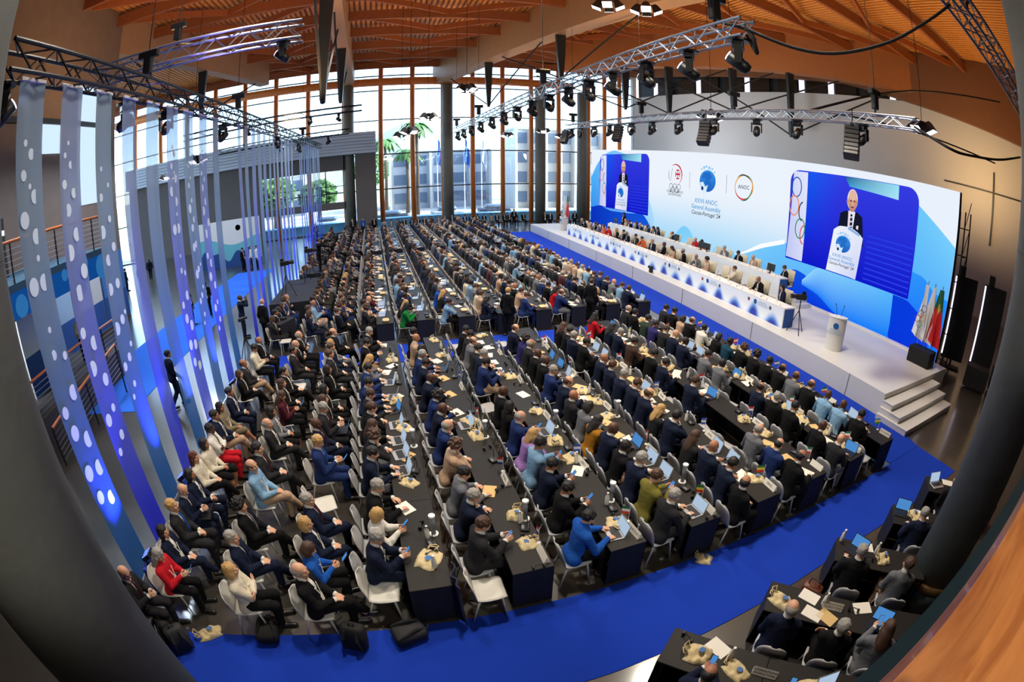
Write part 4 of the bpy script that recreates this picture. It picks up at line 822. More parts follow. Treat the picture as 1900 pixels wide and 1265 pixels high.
def hibay():
    t = thing('hibay_lamp', '', 'ceiling lamp', (0,0,0)); MB().tube([(0,0,0),(0,0,9)], .014, 5).build('suspension_cable', M_RUBBER, t); MB().rbox(0,0,0,.26,.26,.2,.04).build('hub', M_BLACK, t)
    for k in range(4):
        a = math.pi/4+k*math.pi/2; Mx = Matrix.Rotation(a,4,'Z') @ Matrix.Translation((.40,0,-.12)) @ Matrix.Rotation(-.42,4,'Y')
        r = MB().lathe([(.10,.24),(.16,.16),(.27,-.16)], 4, Mx @ Matrix.Rotation(math.pi/4,4,'Z')).lathe([(.25,-.15),(.15,.14)], 4, Mx @ Matrix.Rotation(math.pi/4,4,'Z')).bar((0,0,0),tuple(Mx @ Vector((0,0,.22))),.06,.06).build('reflector', M_REFL, t)
        MB().lathe([(.0,-.175),(.262,-.168)], 4, Mx @ Matrix.Rotation(math.pi/4,4,'Z')).build('lamp_lens', M_HIB, r)
    return t
HBC = []; hb = hibay(); HB = [((3.0,28.5),9.1),((2.0,29.5),8.4),((1.6,31.5),8.3),((4.6,24.9),10.2),((14.2,40.5),9.35),((16.4,41.9),9.05),((11.0,40.7),8.9),((13.2,16.4),8.55),((16.8,8.0),8.95),((8.6,16.8),12.75),((10.1,16.4),12.75),((-9.6,24.3),7.8),((-14,30,),7.6)]
for k, ((x,y),z) in enumerate(HB):
    lab = 'cluster of four black reflector lamps, %s of those hung towards the window wall' % ORD[k+1] if k < 8 else 'four reflector lamps hung %s' % ('by the near end of the stage','under the roof beams, over the aisle','under the roof beams, beside its twin','beyond the banners, nearer one','beyond the banners, farther one')[k-8]
    if k == 0: hb.location = (x,y,z); tag(hb, lab, 'ceiling lamp', 'hanging four-reflector lamps'); q = hb
    else: q = copy_tree(hb, (x,y,z), rnd.uniform(0,1.5), lab, 'hanging four-reflector lamps')
    HBC.append((q, (17.735-z)/9))
for q, f in HBC:
    for c in q.children:
        if c.name.startswith('suspension'): c.scale = (1,1,f)
# cables drooping between the trusses
def cable(pts, r, lab, n=24):
    P = [Vector(p) for p in pts]; out = []
    for i in range(len(P)-1):
        p0, p1, p2, p3 = P[max(i-1,0)], P[i], P[i+1], P[min(i+2,len(P)-1)]
        for k in range(n):
            t = k/n; out.append(.5*((2*p1)+(p2-p0)*t+(2*p0-5*p1+4*p2-p3)*t*t+(3*p1-p0-3*p2+p3)*t**3))
    tag(MB().tube(out+[P[-1]], r, 7).build('cable', M_RUBBER), lab, 'cable')
cable([(5.5,5.8,8.4),(5.44,5.6,8.17),(5.87,5.0,7.91),(6.4,4.5,7.96),(7.29,4.0,8.44),(8.1,3.5,9.14),(8.64,3.1,9.72)], .03, 'thick black cable drooping from the middle truss to the crossing truss')
cable([(5.5,6.4,8.5),(5.45,5.7,8.2),(5.5,5.6,7.9),(5.6,5.7,7.85),(5.6,5.9,8.2)], .035, 'black cable loop at the near end of the middle truss', 10)
cable([(11.5,5.7,7.8),(10.9,4.4,7.3),(12.0,4.2,7.38),(14.5,4.0,7.8),(17.5,3.9,8.5)], .035, 'thin black cable drooping from the stage truss past the column')
cable([(4.9,7.2,9.6),(4.0,9.5,10.6),(6.2,5.2,11.5)], .05, 'dark cable rising from the middle truss into the roof')
cable([(11.5,9,8.1),(16,8,8.5),(21,6,8.6)], .03, 'dark tie cable running from the stage truss to the grey wall')
cable([(13.8,11.4,8.6),(22,11,11.6),(30,8,13.6)], .05, 'dark tie rod rising from the stage truss towards the side girder', 4)
# ---------------------------------------------------------------- fabric banners
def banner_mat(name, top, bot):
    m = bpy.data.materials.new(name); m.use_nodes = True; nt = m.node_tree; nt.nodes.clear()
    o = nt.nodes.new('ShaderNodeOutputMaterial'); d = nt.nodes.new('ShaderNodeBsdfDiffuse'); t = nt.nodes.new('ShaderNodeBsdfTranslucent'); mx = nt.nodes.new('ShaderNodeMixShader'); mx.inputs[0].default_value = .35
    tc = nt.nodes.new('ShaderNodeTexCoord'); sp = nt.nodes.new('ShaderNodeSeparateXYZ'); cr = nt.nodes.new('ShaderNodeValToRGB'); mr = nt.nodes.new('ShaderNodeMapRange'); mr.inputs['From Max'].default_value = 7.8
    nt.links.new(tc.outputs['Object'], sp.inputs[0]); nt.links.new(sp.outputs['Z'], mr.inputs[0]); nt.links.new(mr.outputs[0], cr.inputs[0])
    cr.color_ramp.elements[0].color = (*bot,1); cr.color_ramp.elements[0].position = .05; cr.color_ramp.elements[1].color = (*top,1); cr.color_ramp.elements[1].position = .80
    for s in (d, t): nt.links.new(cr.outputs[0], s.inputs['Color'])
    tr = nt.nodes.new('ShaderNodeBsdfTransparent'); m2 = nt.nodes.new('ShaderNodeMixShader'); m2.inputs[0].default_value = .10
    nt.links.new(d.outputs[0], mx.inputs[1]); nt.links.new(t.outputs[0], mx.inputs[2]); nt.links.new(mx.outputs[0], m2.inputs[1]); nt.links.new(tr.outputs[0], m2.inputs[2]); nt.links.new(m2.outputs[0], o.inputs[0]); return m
M_BAN = [banner_mat('banner_teal', rgb(150,172,192), rgb(4,92,170)), banner_mat('banner_violet', rgb(150,166,200), rgb(36,44,235))]  # second tone: violet uplight put into the cloth colour near the floor
M_DOT = mat('dot_print', rgb(214,232,248), .7)  # pale discs set just off the cloth
YB = [5.11+1.115*k for k in range(9)]+[16.95+1.0*k for k in range(12)]+[30.9+1.05*k for k in range(11)]
DOTS = [[(0.45,1.55,.13),(.15,1.75,.12),(.47,2.6,.17),(.18,2.85,.13),(.50,3.35,.13),(.12,3.2,.10),(.35,4.35,.05),(.55,3.9,.07),(.35,6.35,.045),(.47,2.1,.16),(.1,2.2,.14),(.3,4.0,.08),(.15,5.0,.19),(.45,5.0,.13),(.42,5.65,.12),(.13,5.9,.13),(.45,6.2,.11),(.16,6.5,.085),(.40,6.8,.09),(.22,6.95,.055),(.4,5.35,.05)],
        [(.15,1.9,.08),(.40,2.1,.10),(.15,2.5,.12),(.42,2.6,.08),(.45,3.1,.12),(.17,3.4,.14),(.40,3.75,.13),(.12,4.0,.1),(.3,4.6,.17),(.5,4.9,.13),(.18,5.25,.15),(.42,5.5,.12),(.25,5.9,.11),(.42,6.15,.09),(.14,6.3,.08),(.36,6.6,.07),(.18,6.75,.05),(.3,6.95,.04)],
        [(.15,2.4,.06),(.3,2.6,.07),(.12,3.0,.09),(.35,3.1,.09),(.5,3.3,.06),(.15,3.7,.13),(.38,3.8,.10),(.52,3.9,.05),(.17,4.4,.12),(.42,4.45,.10),(.25,4.9,.11),(.45,5.1,.09),(.15,5.4,.13),(.4,5.6,.07),(.2,6.0,.08),(.42,6.2,.05),(.25,6.5,.05)]]
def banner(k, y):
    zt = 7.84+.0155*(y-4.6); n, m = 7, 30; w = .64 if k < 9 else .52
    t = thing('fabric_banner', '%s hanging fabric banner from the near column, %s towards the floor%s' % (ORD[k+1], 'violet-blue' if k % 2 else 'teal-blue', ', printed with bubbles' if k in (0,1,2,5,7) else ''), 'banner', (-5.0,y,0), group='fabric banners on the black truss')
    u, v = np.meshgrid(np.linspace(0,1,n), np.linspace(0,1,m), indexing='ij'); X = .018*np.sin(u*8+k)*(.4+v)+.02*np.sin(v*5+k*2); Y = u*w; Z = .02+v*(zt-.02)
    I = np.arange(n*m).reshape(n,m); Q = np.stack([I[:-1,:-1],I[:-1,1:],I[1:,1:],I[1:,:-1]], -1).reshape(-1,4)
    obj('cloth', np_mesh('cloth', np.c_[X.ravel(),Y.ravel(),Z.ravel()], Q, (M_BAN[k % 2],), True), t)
    MB().box(-.02,.02,0,w,zt-.02,zt+.03).build('top_hem', M_WHITE, t)
    if k in (0,1,2,5,6,7):
        for yy, z, r in DOTS[{0:0,1:1,2:2,5:0,6:2,7:1}[k]]:
            r2 = min(r,.14)*.82; yy = min(max(yy,r2+.015),w-r2-.015); xx = .018*math.sin(yy/w*8+k)*(.4+z/zt)+.02*math.sin(z/zt*5+k*2)
            for sx in (.009,):
                ob = obj('bubble_print', DOTME, t); ob.location = (xx+sx, yy, z); ob.scale = (1, r2, r2*1.12)
DOTME = np_mesh('bubble_print', [(0,0,0)]+[(0,math.cos(a),math.sin(a)) for a in [i*math.pi/12 for i in range(24)]], [(0,1+i,1+(i+1)%24) for i in range(24)], (M_DOT,))
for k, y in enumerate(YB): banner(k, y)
# blue plinths with LED floodlights at the feet of the banners
M_LEDB = emat('flood_led', 5., (.10,.16,1.)); M_PLINTH = mat('plinth_blue', rgb(26,60,170), .6)
def flood(k, y, pl):
    if pl: tag(MB().rbox(0,0,.25,.44,.42,.5,.015).build('plinth', M_PLINTH), '%s blue plinth at the feet of the banners, counted from the near column' % ORD[k+1], 'plinth', 'blue plinths under the banners').location = (-4.42,y,0)
    z = .51 if pl else .0; t = thing('floodlight', 'glowing blue LED floodlight at the foot of the banners, %s from the near column' % ORD[k+1], 'floodlight', (-4.52,y+.02,z), 0, 'blue floodlights at the banners')
    Mx = Matrix.Translation((0,0,.13)) @ Matrix.Rotation(-.55,4,'Y'); MB().rbox(0,0,0,.22,.22,.08,.02, Mx).box(-.02,.02,-.13,-.115,0,.14).box(-.02,.02,.115,.13,0,.14).build('housing', M_BLACK, t)
    for i in range(3):
        for j in range(3): MB().lathe([(0,0),(.026,0)], 8, Mx @ Matrix.Translation((-.068+i*.068,-.068+j*.068,.042))).build('led', M_LEDB, t)
    light('banner_flood', 'SPOT', (-4.62,y+.05,z+.26), FLOOD, (.09,.11,1.), .08, spot=62, target=(-5.0,y+.9,3.2), blend=.8)
for k, y in enumerate((5.2,7.5,9.8,12.0,17.9,20.0,22.2,24.4,27.0,31.5,34,37)): flood(k, y, k < 4)
# ---------------------------------------------------------------- chairs
def chair_proto(m, lab):
    t = thing('shell_chair', lab, 'chair', (0,0,0))
    prof = [(.235,.430,.185),(.215,.452,.205),(.10,.447,.222),(-.03,.440,.222),(-.13,.445,.212),(-.185,.475,.203),(-.212,.54,.20),(-.235,.63,.207),(-.262,.73,.206),(-.285,.81,.178),(-.296,.85,.125),(-.299,.866,.06)]
    def shell(P, name):
        n = 7; V = []; th = .012
        for i, (x,z,w) in enumerate(P):
            d = Vector((P[min(i+1,len(P)-1)][0]-P[max(i-1,0)][0], 0, P[min(i+1,len(P)-1)][1]-P[max(i-1,0)][1])).normalized(); nr = Vector((d.z,0,-d.x))
            for k in range(n):
                u = -1+2*k/(n-1); c = .028*u*u*min(1,max(0,(z-.46)/.1)); V.append(Vector((x+c, u*w, z+(.006*u*u if z < .47 else 0)))+nr*0)
            for k in range(n): V.append(V[-n]-nr*(-th))
        F = []; r = len(P)
        for i in range(r-1):
            for k in range(n-1):
                a = i*2*n+k; b = (i+1)*2*n+k; F += [(a,a+1,b+1,b),(a+n,b+n,b+n+1,a+n+1)]
            F += [(i*2*n,(i+1)*2*n,(i+1)*2*n+n,i*2*n+n),(i*2*n+n-1,i*2*n+2*n-1,(i+1)*2*n+2*n-1,(i+1)*2*n+n-1)]
        for k in range(n-1): F += [(k,k+n,k+n+1,k+1),((r-1)*2*n+k,(r-1)*2*n+k+1,(r-1)*2*n+n+k+1,(r-1)*2*n+n+k)]
        return MB().add(V,F).build(name, m, t, True)
    shell(prof[:6], 'seat'); shell(prof[5:], 'backrest')
    for s in (-1,1):
        MB().tube([(.17,s*.17,.44),(.195,s*.185,.25),(.225,s*.205,0)], [.018,.015,.012], 7).build('leg', m, t, True); MB().tube([(-.13,s*.17,.44),(-.19,s*.185,.25),(-.255,s*.20,0)], [.018,.015,.012], 7).build('leg', m, t, True)
    return t
CHW = chair_proto(M_CHAIR, ''); CHG = chair_proto(M_CHAIRG, ''); used = {}
NCH = [0]; CHAIR_SITES = []
def put_chair(x, y, rz, lab, grp, kind='g', z=0.):
    p = CHG if kind == 'g' else CHW; NCH[0] += 1
    if kind not in used: used[kind] = 1; p.location = (x,y,z); p.rotation_euler = (0,0,rz); p['label'] = lab; p['group'] = grp; return p
    return copy_tree(p, (x,y,z), rz, lab, grp)
def stage_chair():
    t = thing('conference_armchair', '', 'chair', (0,0,0)); c = mat('cream_leather', rgb(214,204,176), .5)
    MB().rbox(.02,0,.44,.48,.5,.09,.05).build('seat', c, t, True); MB().rbox(0,0,0,.07,.48,.62,.03, Matrix.Translation((-.27,0,.80)) @ Matrix.Rotation(-.14,4,'Y')).build('backrest', c, t, True)
    for s in (-1,1): MB().tube([(-.2,s*.27,.42),(-.2,s*.28,.64),(.18,s*.28,.64),(.2,s*.27,.42)], .018, 6).build('armrest', M_STEEL, t); 
    for x in (-.2,.2):
        for s in (-1,1): MB().tube([(x,s*.22,.40),(x*1.1,s*.23,0)], .016, 6).build('leg', M_STEEL, t)
    return t
CHS = stage_chair(); NS = [0]
def put_stage_chair(x, y, z, lab, grp):
    NS[0] += 1
    if NS[0] == 1: CHS.location = (x,y,z); CHS.rotation_euler = (0,0,math.pi); CHS['label'] = lab; CHS['group'] = grp; return CHS
    return copy_tree(CHS, (x,y,z), math.pi, lab, grp)
# ---------------------------------------------------------------- long tables
TX = [-.20,1.17,2.58,3.95,5.35,6.70,8.10,9.47]; TD = .58; SLOPE = -.012
def tx(r, y): return TX[r]+SLOPE*(y-4.2)
def table(r, y0, y1, lab):
    t = thing('conference_table', lab, 'table', (tx(r,y0),y0,0), -math.atan(SLOPE)*-1 if False else math.atan(-SLOPE), 'long black conference tables'); n = max(1, round((y1-y0)/1.83)); L = (y1-y0)
    for k in range(n): MB().rbox(TD/2,(k+.5)*L/n,.735,TD,L/n-.006,.03,.01).build('tabletop', M_TABLE, t)
    b = MB(); m = int(L/.12); V = [(TD-.012+.006*math.sin(i*1.9),L*i/m,z) for i in range(m+1) for z in (.008,.722)]; b.add(V,[(2*i,2*i+2,2*i+3,2*i+1) for i in range(m)]); b.build('front_drape', M_DRAPE, t)
    for y in (.012,L-.012): b = MB(); V = [(TD*i/8,y+.006*math.sin(i*2.2)*(1 if y < 1 else -1),z) for i in range(9) for z in (.008,.722)]; b.add(V,[(2*i,2*i+2,2*i+3,2*i+1) for i in range(8)]); b.build('end_drape', M_DRAPE, t)
    for k in range(n+1):
        for x in (.06,TD-.08): MB().tube([(x,min(max(k*L/n,.06),L-.06),.72),(x,min(max(k*L/n,.06),L-.06),0)], .014, 5).build('leg', M_STEEL, t)
    return t
BLK = [(4.2,13.75),(15.5,29.75),(31.3,45.5)]; BN = ['first table block','second table block','far table block']
for bi, (y0, y1) in enumerate(BLK):
    for r in range(8): table(r, y0, y1-(2 if (bi == 2 and r > 6) else 0), 'long black table, %s row from the stage, %s' % (ORD[8-r], BN[bi]))
# ---------------------------------------------------------------- things on the tables
M_SCR = emat('screen_glow', .75, rgb(196,220,246)); M_SCRB = emat('screen_blue', .7, rgb(90,160,235)); M_GREY = mat('grey_plastic', rgb(110,114,120), .4); M_SILV = mat('laptop_silver', rgb(172,174,178), .35, .6)
M_INK = mat('ink_black', rgb(24,24,26), .7); M_BOTTLE = mat('bottle_white', rgb(224,222,216), .35); M_ORG = mat('snack_orange', rgb(196,86,40), .6); M_NOTE = mat('kraft_paper', rgb(210,178,120), .8); M_REDB = mat('red_cord', rgb(120,30,30), .5)
def p_laptop(body, scr):
    t = thing('laptop', '', 'laptop'); MB().rbox(0,0,.009,.23,.33,.016,.012).build('base', body, t); MB().box(-.045,.085,-.14,.14,.0172,.0182).build('keyboard', M_BLACK, t)
    Mx = Matrix.Translation((.115,0,.012)) @ Matrix.Rotation(.32,4,'Y'); s = MB().rbox(0,0,.105,.008,.33,.21,.003, Mx).build('lid', body, t); MB().box(-.0052,-.0042,-.15,.15,.012,.198, Mx).build('display', scr, s); return t
def p_tote():
    t = thing('tote_bag', '', 'bag'); V = []; n, m = 11, 12; rr = random.Random(5); H = {}
    for j in range(m):
        for i in range(n):
            u, v = i/(n-1)*2-1, j/(m-1)*2-1; e = (1-abs(u)**4)*(1-abs(v)**4)
            V.append((u*.16*(1+.10*math.sin(v*3+1))+rr.uniform(-.006,.006), v*.19*(1+.08*math.sin(u*4))+rr.uniform(-.006,.006), .006+e*(.045+.022*math.sin(u*5+v*3)+.016*math.sin(v*9-u*4)+rr.uniform(-.010,.010))))
    N = len(V); V += [(x,y,.001) for x,y,z in V]; F = [(j*n+i,j*n+i+1,(j+1)*n+i+1,(j+1)*n+i) for j in range(m-1) for i in range(n-1)]; F += [tuple(N+q for q in reversed(f)) for f in F]
    for i in range(n-1): F += [(i,N+i,N+i+1,i+1),((m-1)*n+i,(m-1)*n+i+1,N+(m-1)*n+i+1,N+(m-1)*n+i)]
    for j in range(m-1): F += [(j*n,(j+1)*n,N+(j+1)*n,N+j*n),(j*n+n-1,N+j*n+n-1,N+(j+1)*n+n-1,(j+1)*n+n-1)]
    MB().add(V,F).build('body', M_TOTE, t, True)
    for s, q in ((-1,.0),(1,.05)): MB().tube([(.04*s-.03,.15,.03),(.08*s,.215,.05+q),(.02,.25,.03+q),(-.05*s,.21,.035+q),(-.07*s,.15,.03)], .011, 5).build('handle', M_TOTE, t, True)
    MB().lathe([(0,0),(.042,0),(.05,-.004)], 10, Matrix.Translation((.02,-.03,.082))).build('printed_emblem', mat('tote_print', rgb(70,110,170), .8), t); return t
def p_mic():
    t = thing('microphone_unit', '', 'microphone'); MB().rbox(0,0,.022,.13,.17,.044,.02).build('base', M_BLACK, t); MB().tube([(.03,.03,.04),(.03,.03,.20),(-.02,.03,.30),(-.08,.02,.34)], .006, 5).build('gooseneck', M_BLACK, t); MB().box(-.055,-.01,-.06,.02,.0445,.046).build('button_panel', M_GREY, t); return t
def p_head():
    t = thing('headset', '', 'headset'); MB().tube([(0,.075*math.cos(a),.02+.05*math.sin(a)) for a in [i*math.pi/8 for i in range(9)]], .007, 5).build('headband', M_BLACK, t)
    for s in (-1,1): MB().lathe([(0,-.012),(.032,-.012),(.032,.012),(0,.012)], 10, Matrix.Translation((0,s*.075,.034)) @ Matrix.Rotation(math.pi/2,4,'X')).build('ear_cup', M_BLACK, t)
    return t
def p_bottle():
    t = thing('water_bottle', '', 'bottle'); MB().lathe([(0,0),(.034,0),(.036,.01),(.036,.15),(.016,.19),(.016,.205)], 12).build('body', M_BOTTLE, t, True); MB().lathe([(.019,.20),(.019,.232),(0,.232)], 10).build('cap', M_WHITE, t); return t
def p_paper(m, nm):
    t = MB().box(-.105,.105,-.15,.15,.0,.004).build(nm, m); t['category'] = 'paper'; return t
def p_post():
    t = thing('power_column', '', 'socket post'); MB().lathe([(0,0),(.07,0),(.07,.015),(.0,.016)], 14).build('foot', M_WHITE, t); MB().lathe([(.036,.016),(.036,.34)], 12).build('shaft', M_GREY, t, True); MB().lathe([(0,.34),(.05,.34),(.05,.37),(0,.37)], 14).build('cap', M_WHITE, t); return t
def p_flag(c):
    t = thing('table_flag', '', 'flag'); MB().lathe([(0,0),(.035,0),(.03,.012),(0,.014)], 10).tube([(0,0,.01),(0,0,.30)], .004, 5).build('pole', M_WHITE, t)
    b = MB()
    for k in range(3): b.cur = k; b.add([(.001,.0+.05*i,.29-.05*(k)-.02*i+.006*math.sin(i*2)) for i in range(4)]+[(.001,.05*i,.29-.05*(k+1)-.02*i+.006*math.sin(i*2)) for i in range(4)], [(i,i+1,i+5,i+4) for i in range(3)])
    b.build('cloth', [mat('flag_c', rgb(*q), .8) for q in c], t); return t
def p_phone():
    t = thing('smartphone', '', 'phone'); MB().rbox(0,0,.004,.074,.15,.008,.004).build('body', M_BLACK, t); MB().box(-.033,.033,-.07,.07,.0082,.0088).build('display', M_SCRB, t); return t
def p_plate(text):
    t = thing('name_plate', '', 'name plate'); b = MB(); b.add([(-.05,-.16,0),(.05,-.16,0),(0,-.16,.11),(-.05,.16,0),(.05,.16,0),(0,.16,.11)], [(0,1,2),(5,4,3),(0,2,5,3),(1,4,5,2),(0,3,4,1)]); b.build('card', M_PAPER, t)
    if text:
        me = text_mesh('lettering', text, .062 if len(text) < 9 else .046, M_INK)
        o = obj('lettering', me, t); n = Vector((-.11,0,.05)).normalized(); u = Vector((.05,0,.11)).normalized(); c = Vector((-.025,0,.055))+n*.002
        y = Vector((0,-1,0)); o.matrix_local = Matrix(((y.x,u.x,n.x,c.x),(y.y,u.y,n.y,c.y),(y.z,u.z,n.z,c.z),(0,0,0,1)))
    return t
PROTO = {'laptop': p_laptop(M_SILV, M_SCR), 'laptop2': p_laptop(M_BLACK, M_SCRB), 'tote': p_tote(), 'mic': p_mic(), 'head': p_head(), 'bottle': p_bottle(), 'post': p_post(), 'phone': p_phone(), 'paper': p_paper(M_PAPER,'paper_sheet'), 'note': p_paper(M_NOTE,'notebook')}
FLAGC = [((200,30,40),(230,230,230),(40,60,150)),((40,110,60),(220,200,60),(190,40,40)),((60,90,190),(230,230,230),(60,90,190)),((210,40,50),(235,235,235),(210,40,50)),((30,110,70),(235,235,235),(210,60,40)),((80,160,220),(240,210,60),(60,140,80))]
for i, c in enumerate(FLAGC): PROTO['flag%d' % i] = p_flag(c)
PU = set(); IT = {}
NICE = {'laptop':'open silver laptop','laptop2':'open dark laptop','tote':'crumpled canvas tote bag','mic':'black microphone unit','head':'black interpreter headset','bottle':'white water bottle','post':'grey socket post','phone':'smartphone with lit display','paper':'white paper sheet','note':'kraft paper notebook','flag':'small national flag','plate':'folded white name plate'}
def put(kind, x, y, z, rz, where, proto=None, extra=''):
    p = proto or PROTO[kind]; base = 'flag' if kind.startswith('flag') else kind; lab = NICE[base]+extra+', '+where; key = lab; IT[key] = IT.get(key,0)+1
    if IT[key] > 1: lab = lab.replace(NICE[base], 'another '+NICE[base] if IT[key] == 2 else 'one more '+NICE[base], 1)
    grp = {'laptop':'laptops on the tables','laptop2':'laptops on the tables','tote':'canvas tote bags','mic':'microphone units on the tables','head':'headsets on the tables','bottle':'white water bottles','post':'socket posts','phone':'smartphones','paper':'papers on the tables','note':'notebooks on the tables','flag':'small table flags','plate':'name plates'}[base]
    if p.name not in PU: PU.add(p.name); p.location = (x,y,z); p.rotation_euler = (0,0,rz); p['label'] = lab; p['group'] = grp; return p
    o = copy_tree(p, (x,y,z), rz, lab, grp)
    if base == 'tote': o.scale = (rnd.uniform(.7,1.05), rnd.uniform(.65,1.05), rnd.uniform(.7,1.7))
    return o
# ---------------------------------------------------------------- the audience
HX = {'x':'shaved','sd':'short_dark','sn':'short_brown','sg':'short_grey','sy':'short_blond','bd':'balding_dark','bn':'balding_brown','bg':'balding_grey','od':'bob_dark','on':'bob_brown','oy':'bob_blond','ld':'long_dark','ln':'long_brown','ly':'long_blond','lr':'long_red','lg':'long_grey','pd':'pony_dark','cd':'curly_dark','cn':'curly_brown'}
HW = {'shaved':'bald','short_dark':'short dark-haired','short_brown':'short brown-haired','short_grey':'grey-haired','short_blond':'fair-haired','balding_dark':'balding dark-haired','balding_brown':'balding brown-haired','balding_grey':'balding grey-haired','bob_dark':'dark bobbed','bob_brown':'brown bobbed','bob_blond':'blond bobbed','long_dark':'long dark-haired','long_brown':'long brown-haired','long_blond':'long blond-haired','long_red':'long reddish-haired','long_grey':'long grey-haired','pony_dark':'ponytailed dark-haired','curly_dark':'curly dark-haired','curly_brown':'curly brown-haired'}
PW = {'type':'typing','write':'writing','phone':'with phone','chin':'chin on hand','atable':'hands together','lap':'hands in lap','legcross':'legs crossed','lapphone':'holding phone','crossed':'arms crossed','typelap':'laptop on knees'}
CW = {'lime':'bright lime green','royal':'bright blue','lightblue':'light blue','leopard':'patterned','emerald':'bright green','white':'white','purple':'dark purple'}
ROWS = {
'a': '4.19 x l charcoal phone|4.71 lg l red phone|5.23 od l navy lap|5.75 sy l charcoal lap|6.27 x l navy typelap|6.79 od t navy lap|7.31 lr l cream lap|7.83 od t cream lap|8.35 sd d white crossed|8.87 sd t navy lap|9.39 ld t leopard lap|10.12 sd t navy lap|11.31 on l black lap|11.83 bn t charcoal lap|12.87 sd t cream phone|13.70 x t black lap',
'b': '4.41 oy l cream chin|5.04 sg l navy lap|5.75 cd l black lap|6.82 bn l lightblue lap|7.40 sd l charcoal lap|8.41 bg l charcoal lap|8.93 od t grey lap|9.79 ln l maroon phone|10.43 ln l black lap|11.08 pd l black lap|12.35 sd t charcoal lap|13.00 x l black crossed|13.65 bg l black crossed',
'c': '4.28 bg l black lap|4.80 on l royal phone|5.32 oy l navy lap|5.84 sg l navy lap|7.44 sy l blue phone|8.14 x d navy lap|8.81 sg l charcoal typelap|9.38 on l black lap|9.90 od l black lap|10.90 od t black lap|11.80 sn l charcoal lap|12.40 sn l navy lap|12.93 ly l grey lap|13.65 bn l black lap',
'T1': '4.85 sg l navy phone|5.42 oy l white phone|5.96 sg l black write|6.96 sd l navy type|7.50 cn l charcoal chin|8.02 ln l charcoal type|8.63 sn l black chin|9.29 sn l charcoal type|9.89 sd l blue type|10.75 sd l blue type|11.39 ly l grey write|12.42 sd l black phone|13.40 sg l black write',
'T2': '4.78 sn l charcoal phone|5.51 sg l navy chin|6.09 sd l grey write|6.94 cn l beige chin|7.64 bg l blue chin|8.30 x d navy chin|8.88 cd d blue write|9.77 x d navy write|10.67 sd t navy write|11.20 sg t blue type|11.80 od l charcoal write|12.42 x t beige lap|13.01 sd d black lap',
'T3': '4.55 sd l royal type|5.30 sd t black phone|5.93 sd t navy phone|6.51 sd t lightblue phone|7.03 ly l lilac chin|7.59 bg l blue phone|8.11 od t black lap|8.63 x d black lap|10.27 sd l blue phone|10.79 sg l navy write|11.31 sd l charcoal write|11.83 bn l grey write|12.35 sd t charcoal write|12.87 sd t black write',
'T4': '4.51 sg l charcoal type|5.03 sn l olive phone|5.55 sg l navy type|6.07 sd d black type|6.59 x d navy type|7.11 ld t mustard write|7.63 od t grey write|8.15 x t charcoal lap|8.71 bn l navy write|9.45 sg l blue phone|10.05 x d black type|10.57 x d black type|11.17 bg t charcoal type|11.69 cd d purple write|12.52 bn l navy write',
'T5': '4.35 bd t black lap|4.87 sd t navy write|5.39 x t navy type|5.91 ln l charcoal type|6.62 sd l navy chin|7.14 ly l charcoal write|7.66 bn l navy write|8.18 sn l navy write|8.70 sg l navy type|9.22 sn l navy lap|9.85 x t navy chin|10.89 sd t black write|11.41 sg l navy lap|11.93 sd t black write|12.45 ln l black write',
'T6': '4.43 bd t black write|4.98 bd l blue write|5.59 bg l grey write|7.81 sn l navy type|9.10 sd t navy write|9.62 sd t black write|10.63 sd t brown write|11.47 sg l navy write|11.99 ld t navy write|13.06 ld t red type',
'T7': '4.47 x l charcoal type|5.07 x d black write|5.92 sd t black write|6.44 sg l black lap|7.04 bd t navy phone|8.54 sd d grey type|9.18 sd t grey write|10.18 sd d navy write|10.70 x l navy write|11.22 sn l charcoal write|11.74 sd t purple write|12.26 sd t green write|12.91 sd t black lap|13.43 bg l charcoal write',
'T8': '4.90 sd t black write|5.49 x d lightblue write|6.01 x d lightblue write|6.61 bn l black write|7.13 bn t grey write|7.65 bd t black write|8.17 sd d black write|8.69 cd d black write|9.21 cn l black write|9.83 sd d teal write|10.35 od t black write|11.09 sd d white write|11.70 bn l black write|12.22 od d beige write|12.74 sd t black write|13.26 sd t charcoal write',
}
PLATE0 = p_plate('')
RX = {'a':-3.88,'b':-2.57,'c':-1.48}; RN = {'a':'banner-side chair row','b':'middle chair row','c':'inner chair row'}
def seat_name(row, i, blk):
    if row[0] == 'T': return 'seat %s, table row %s' % (NUM[i], NUM[9-int(row[1])])+(', second block' if blk else ' from stage')
    return 'seat %s, %s' % (NUM[i], RN[row])+(', second block' if blk else '')
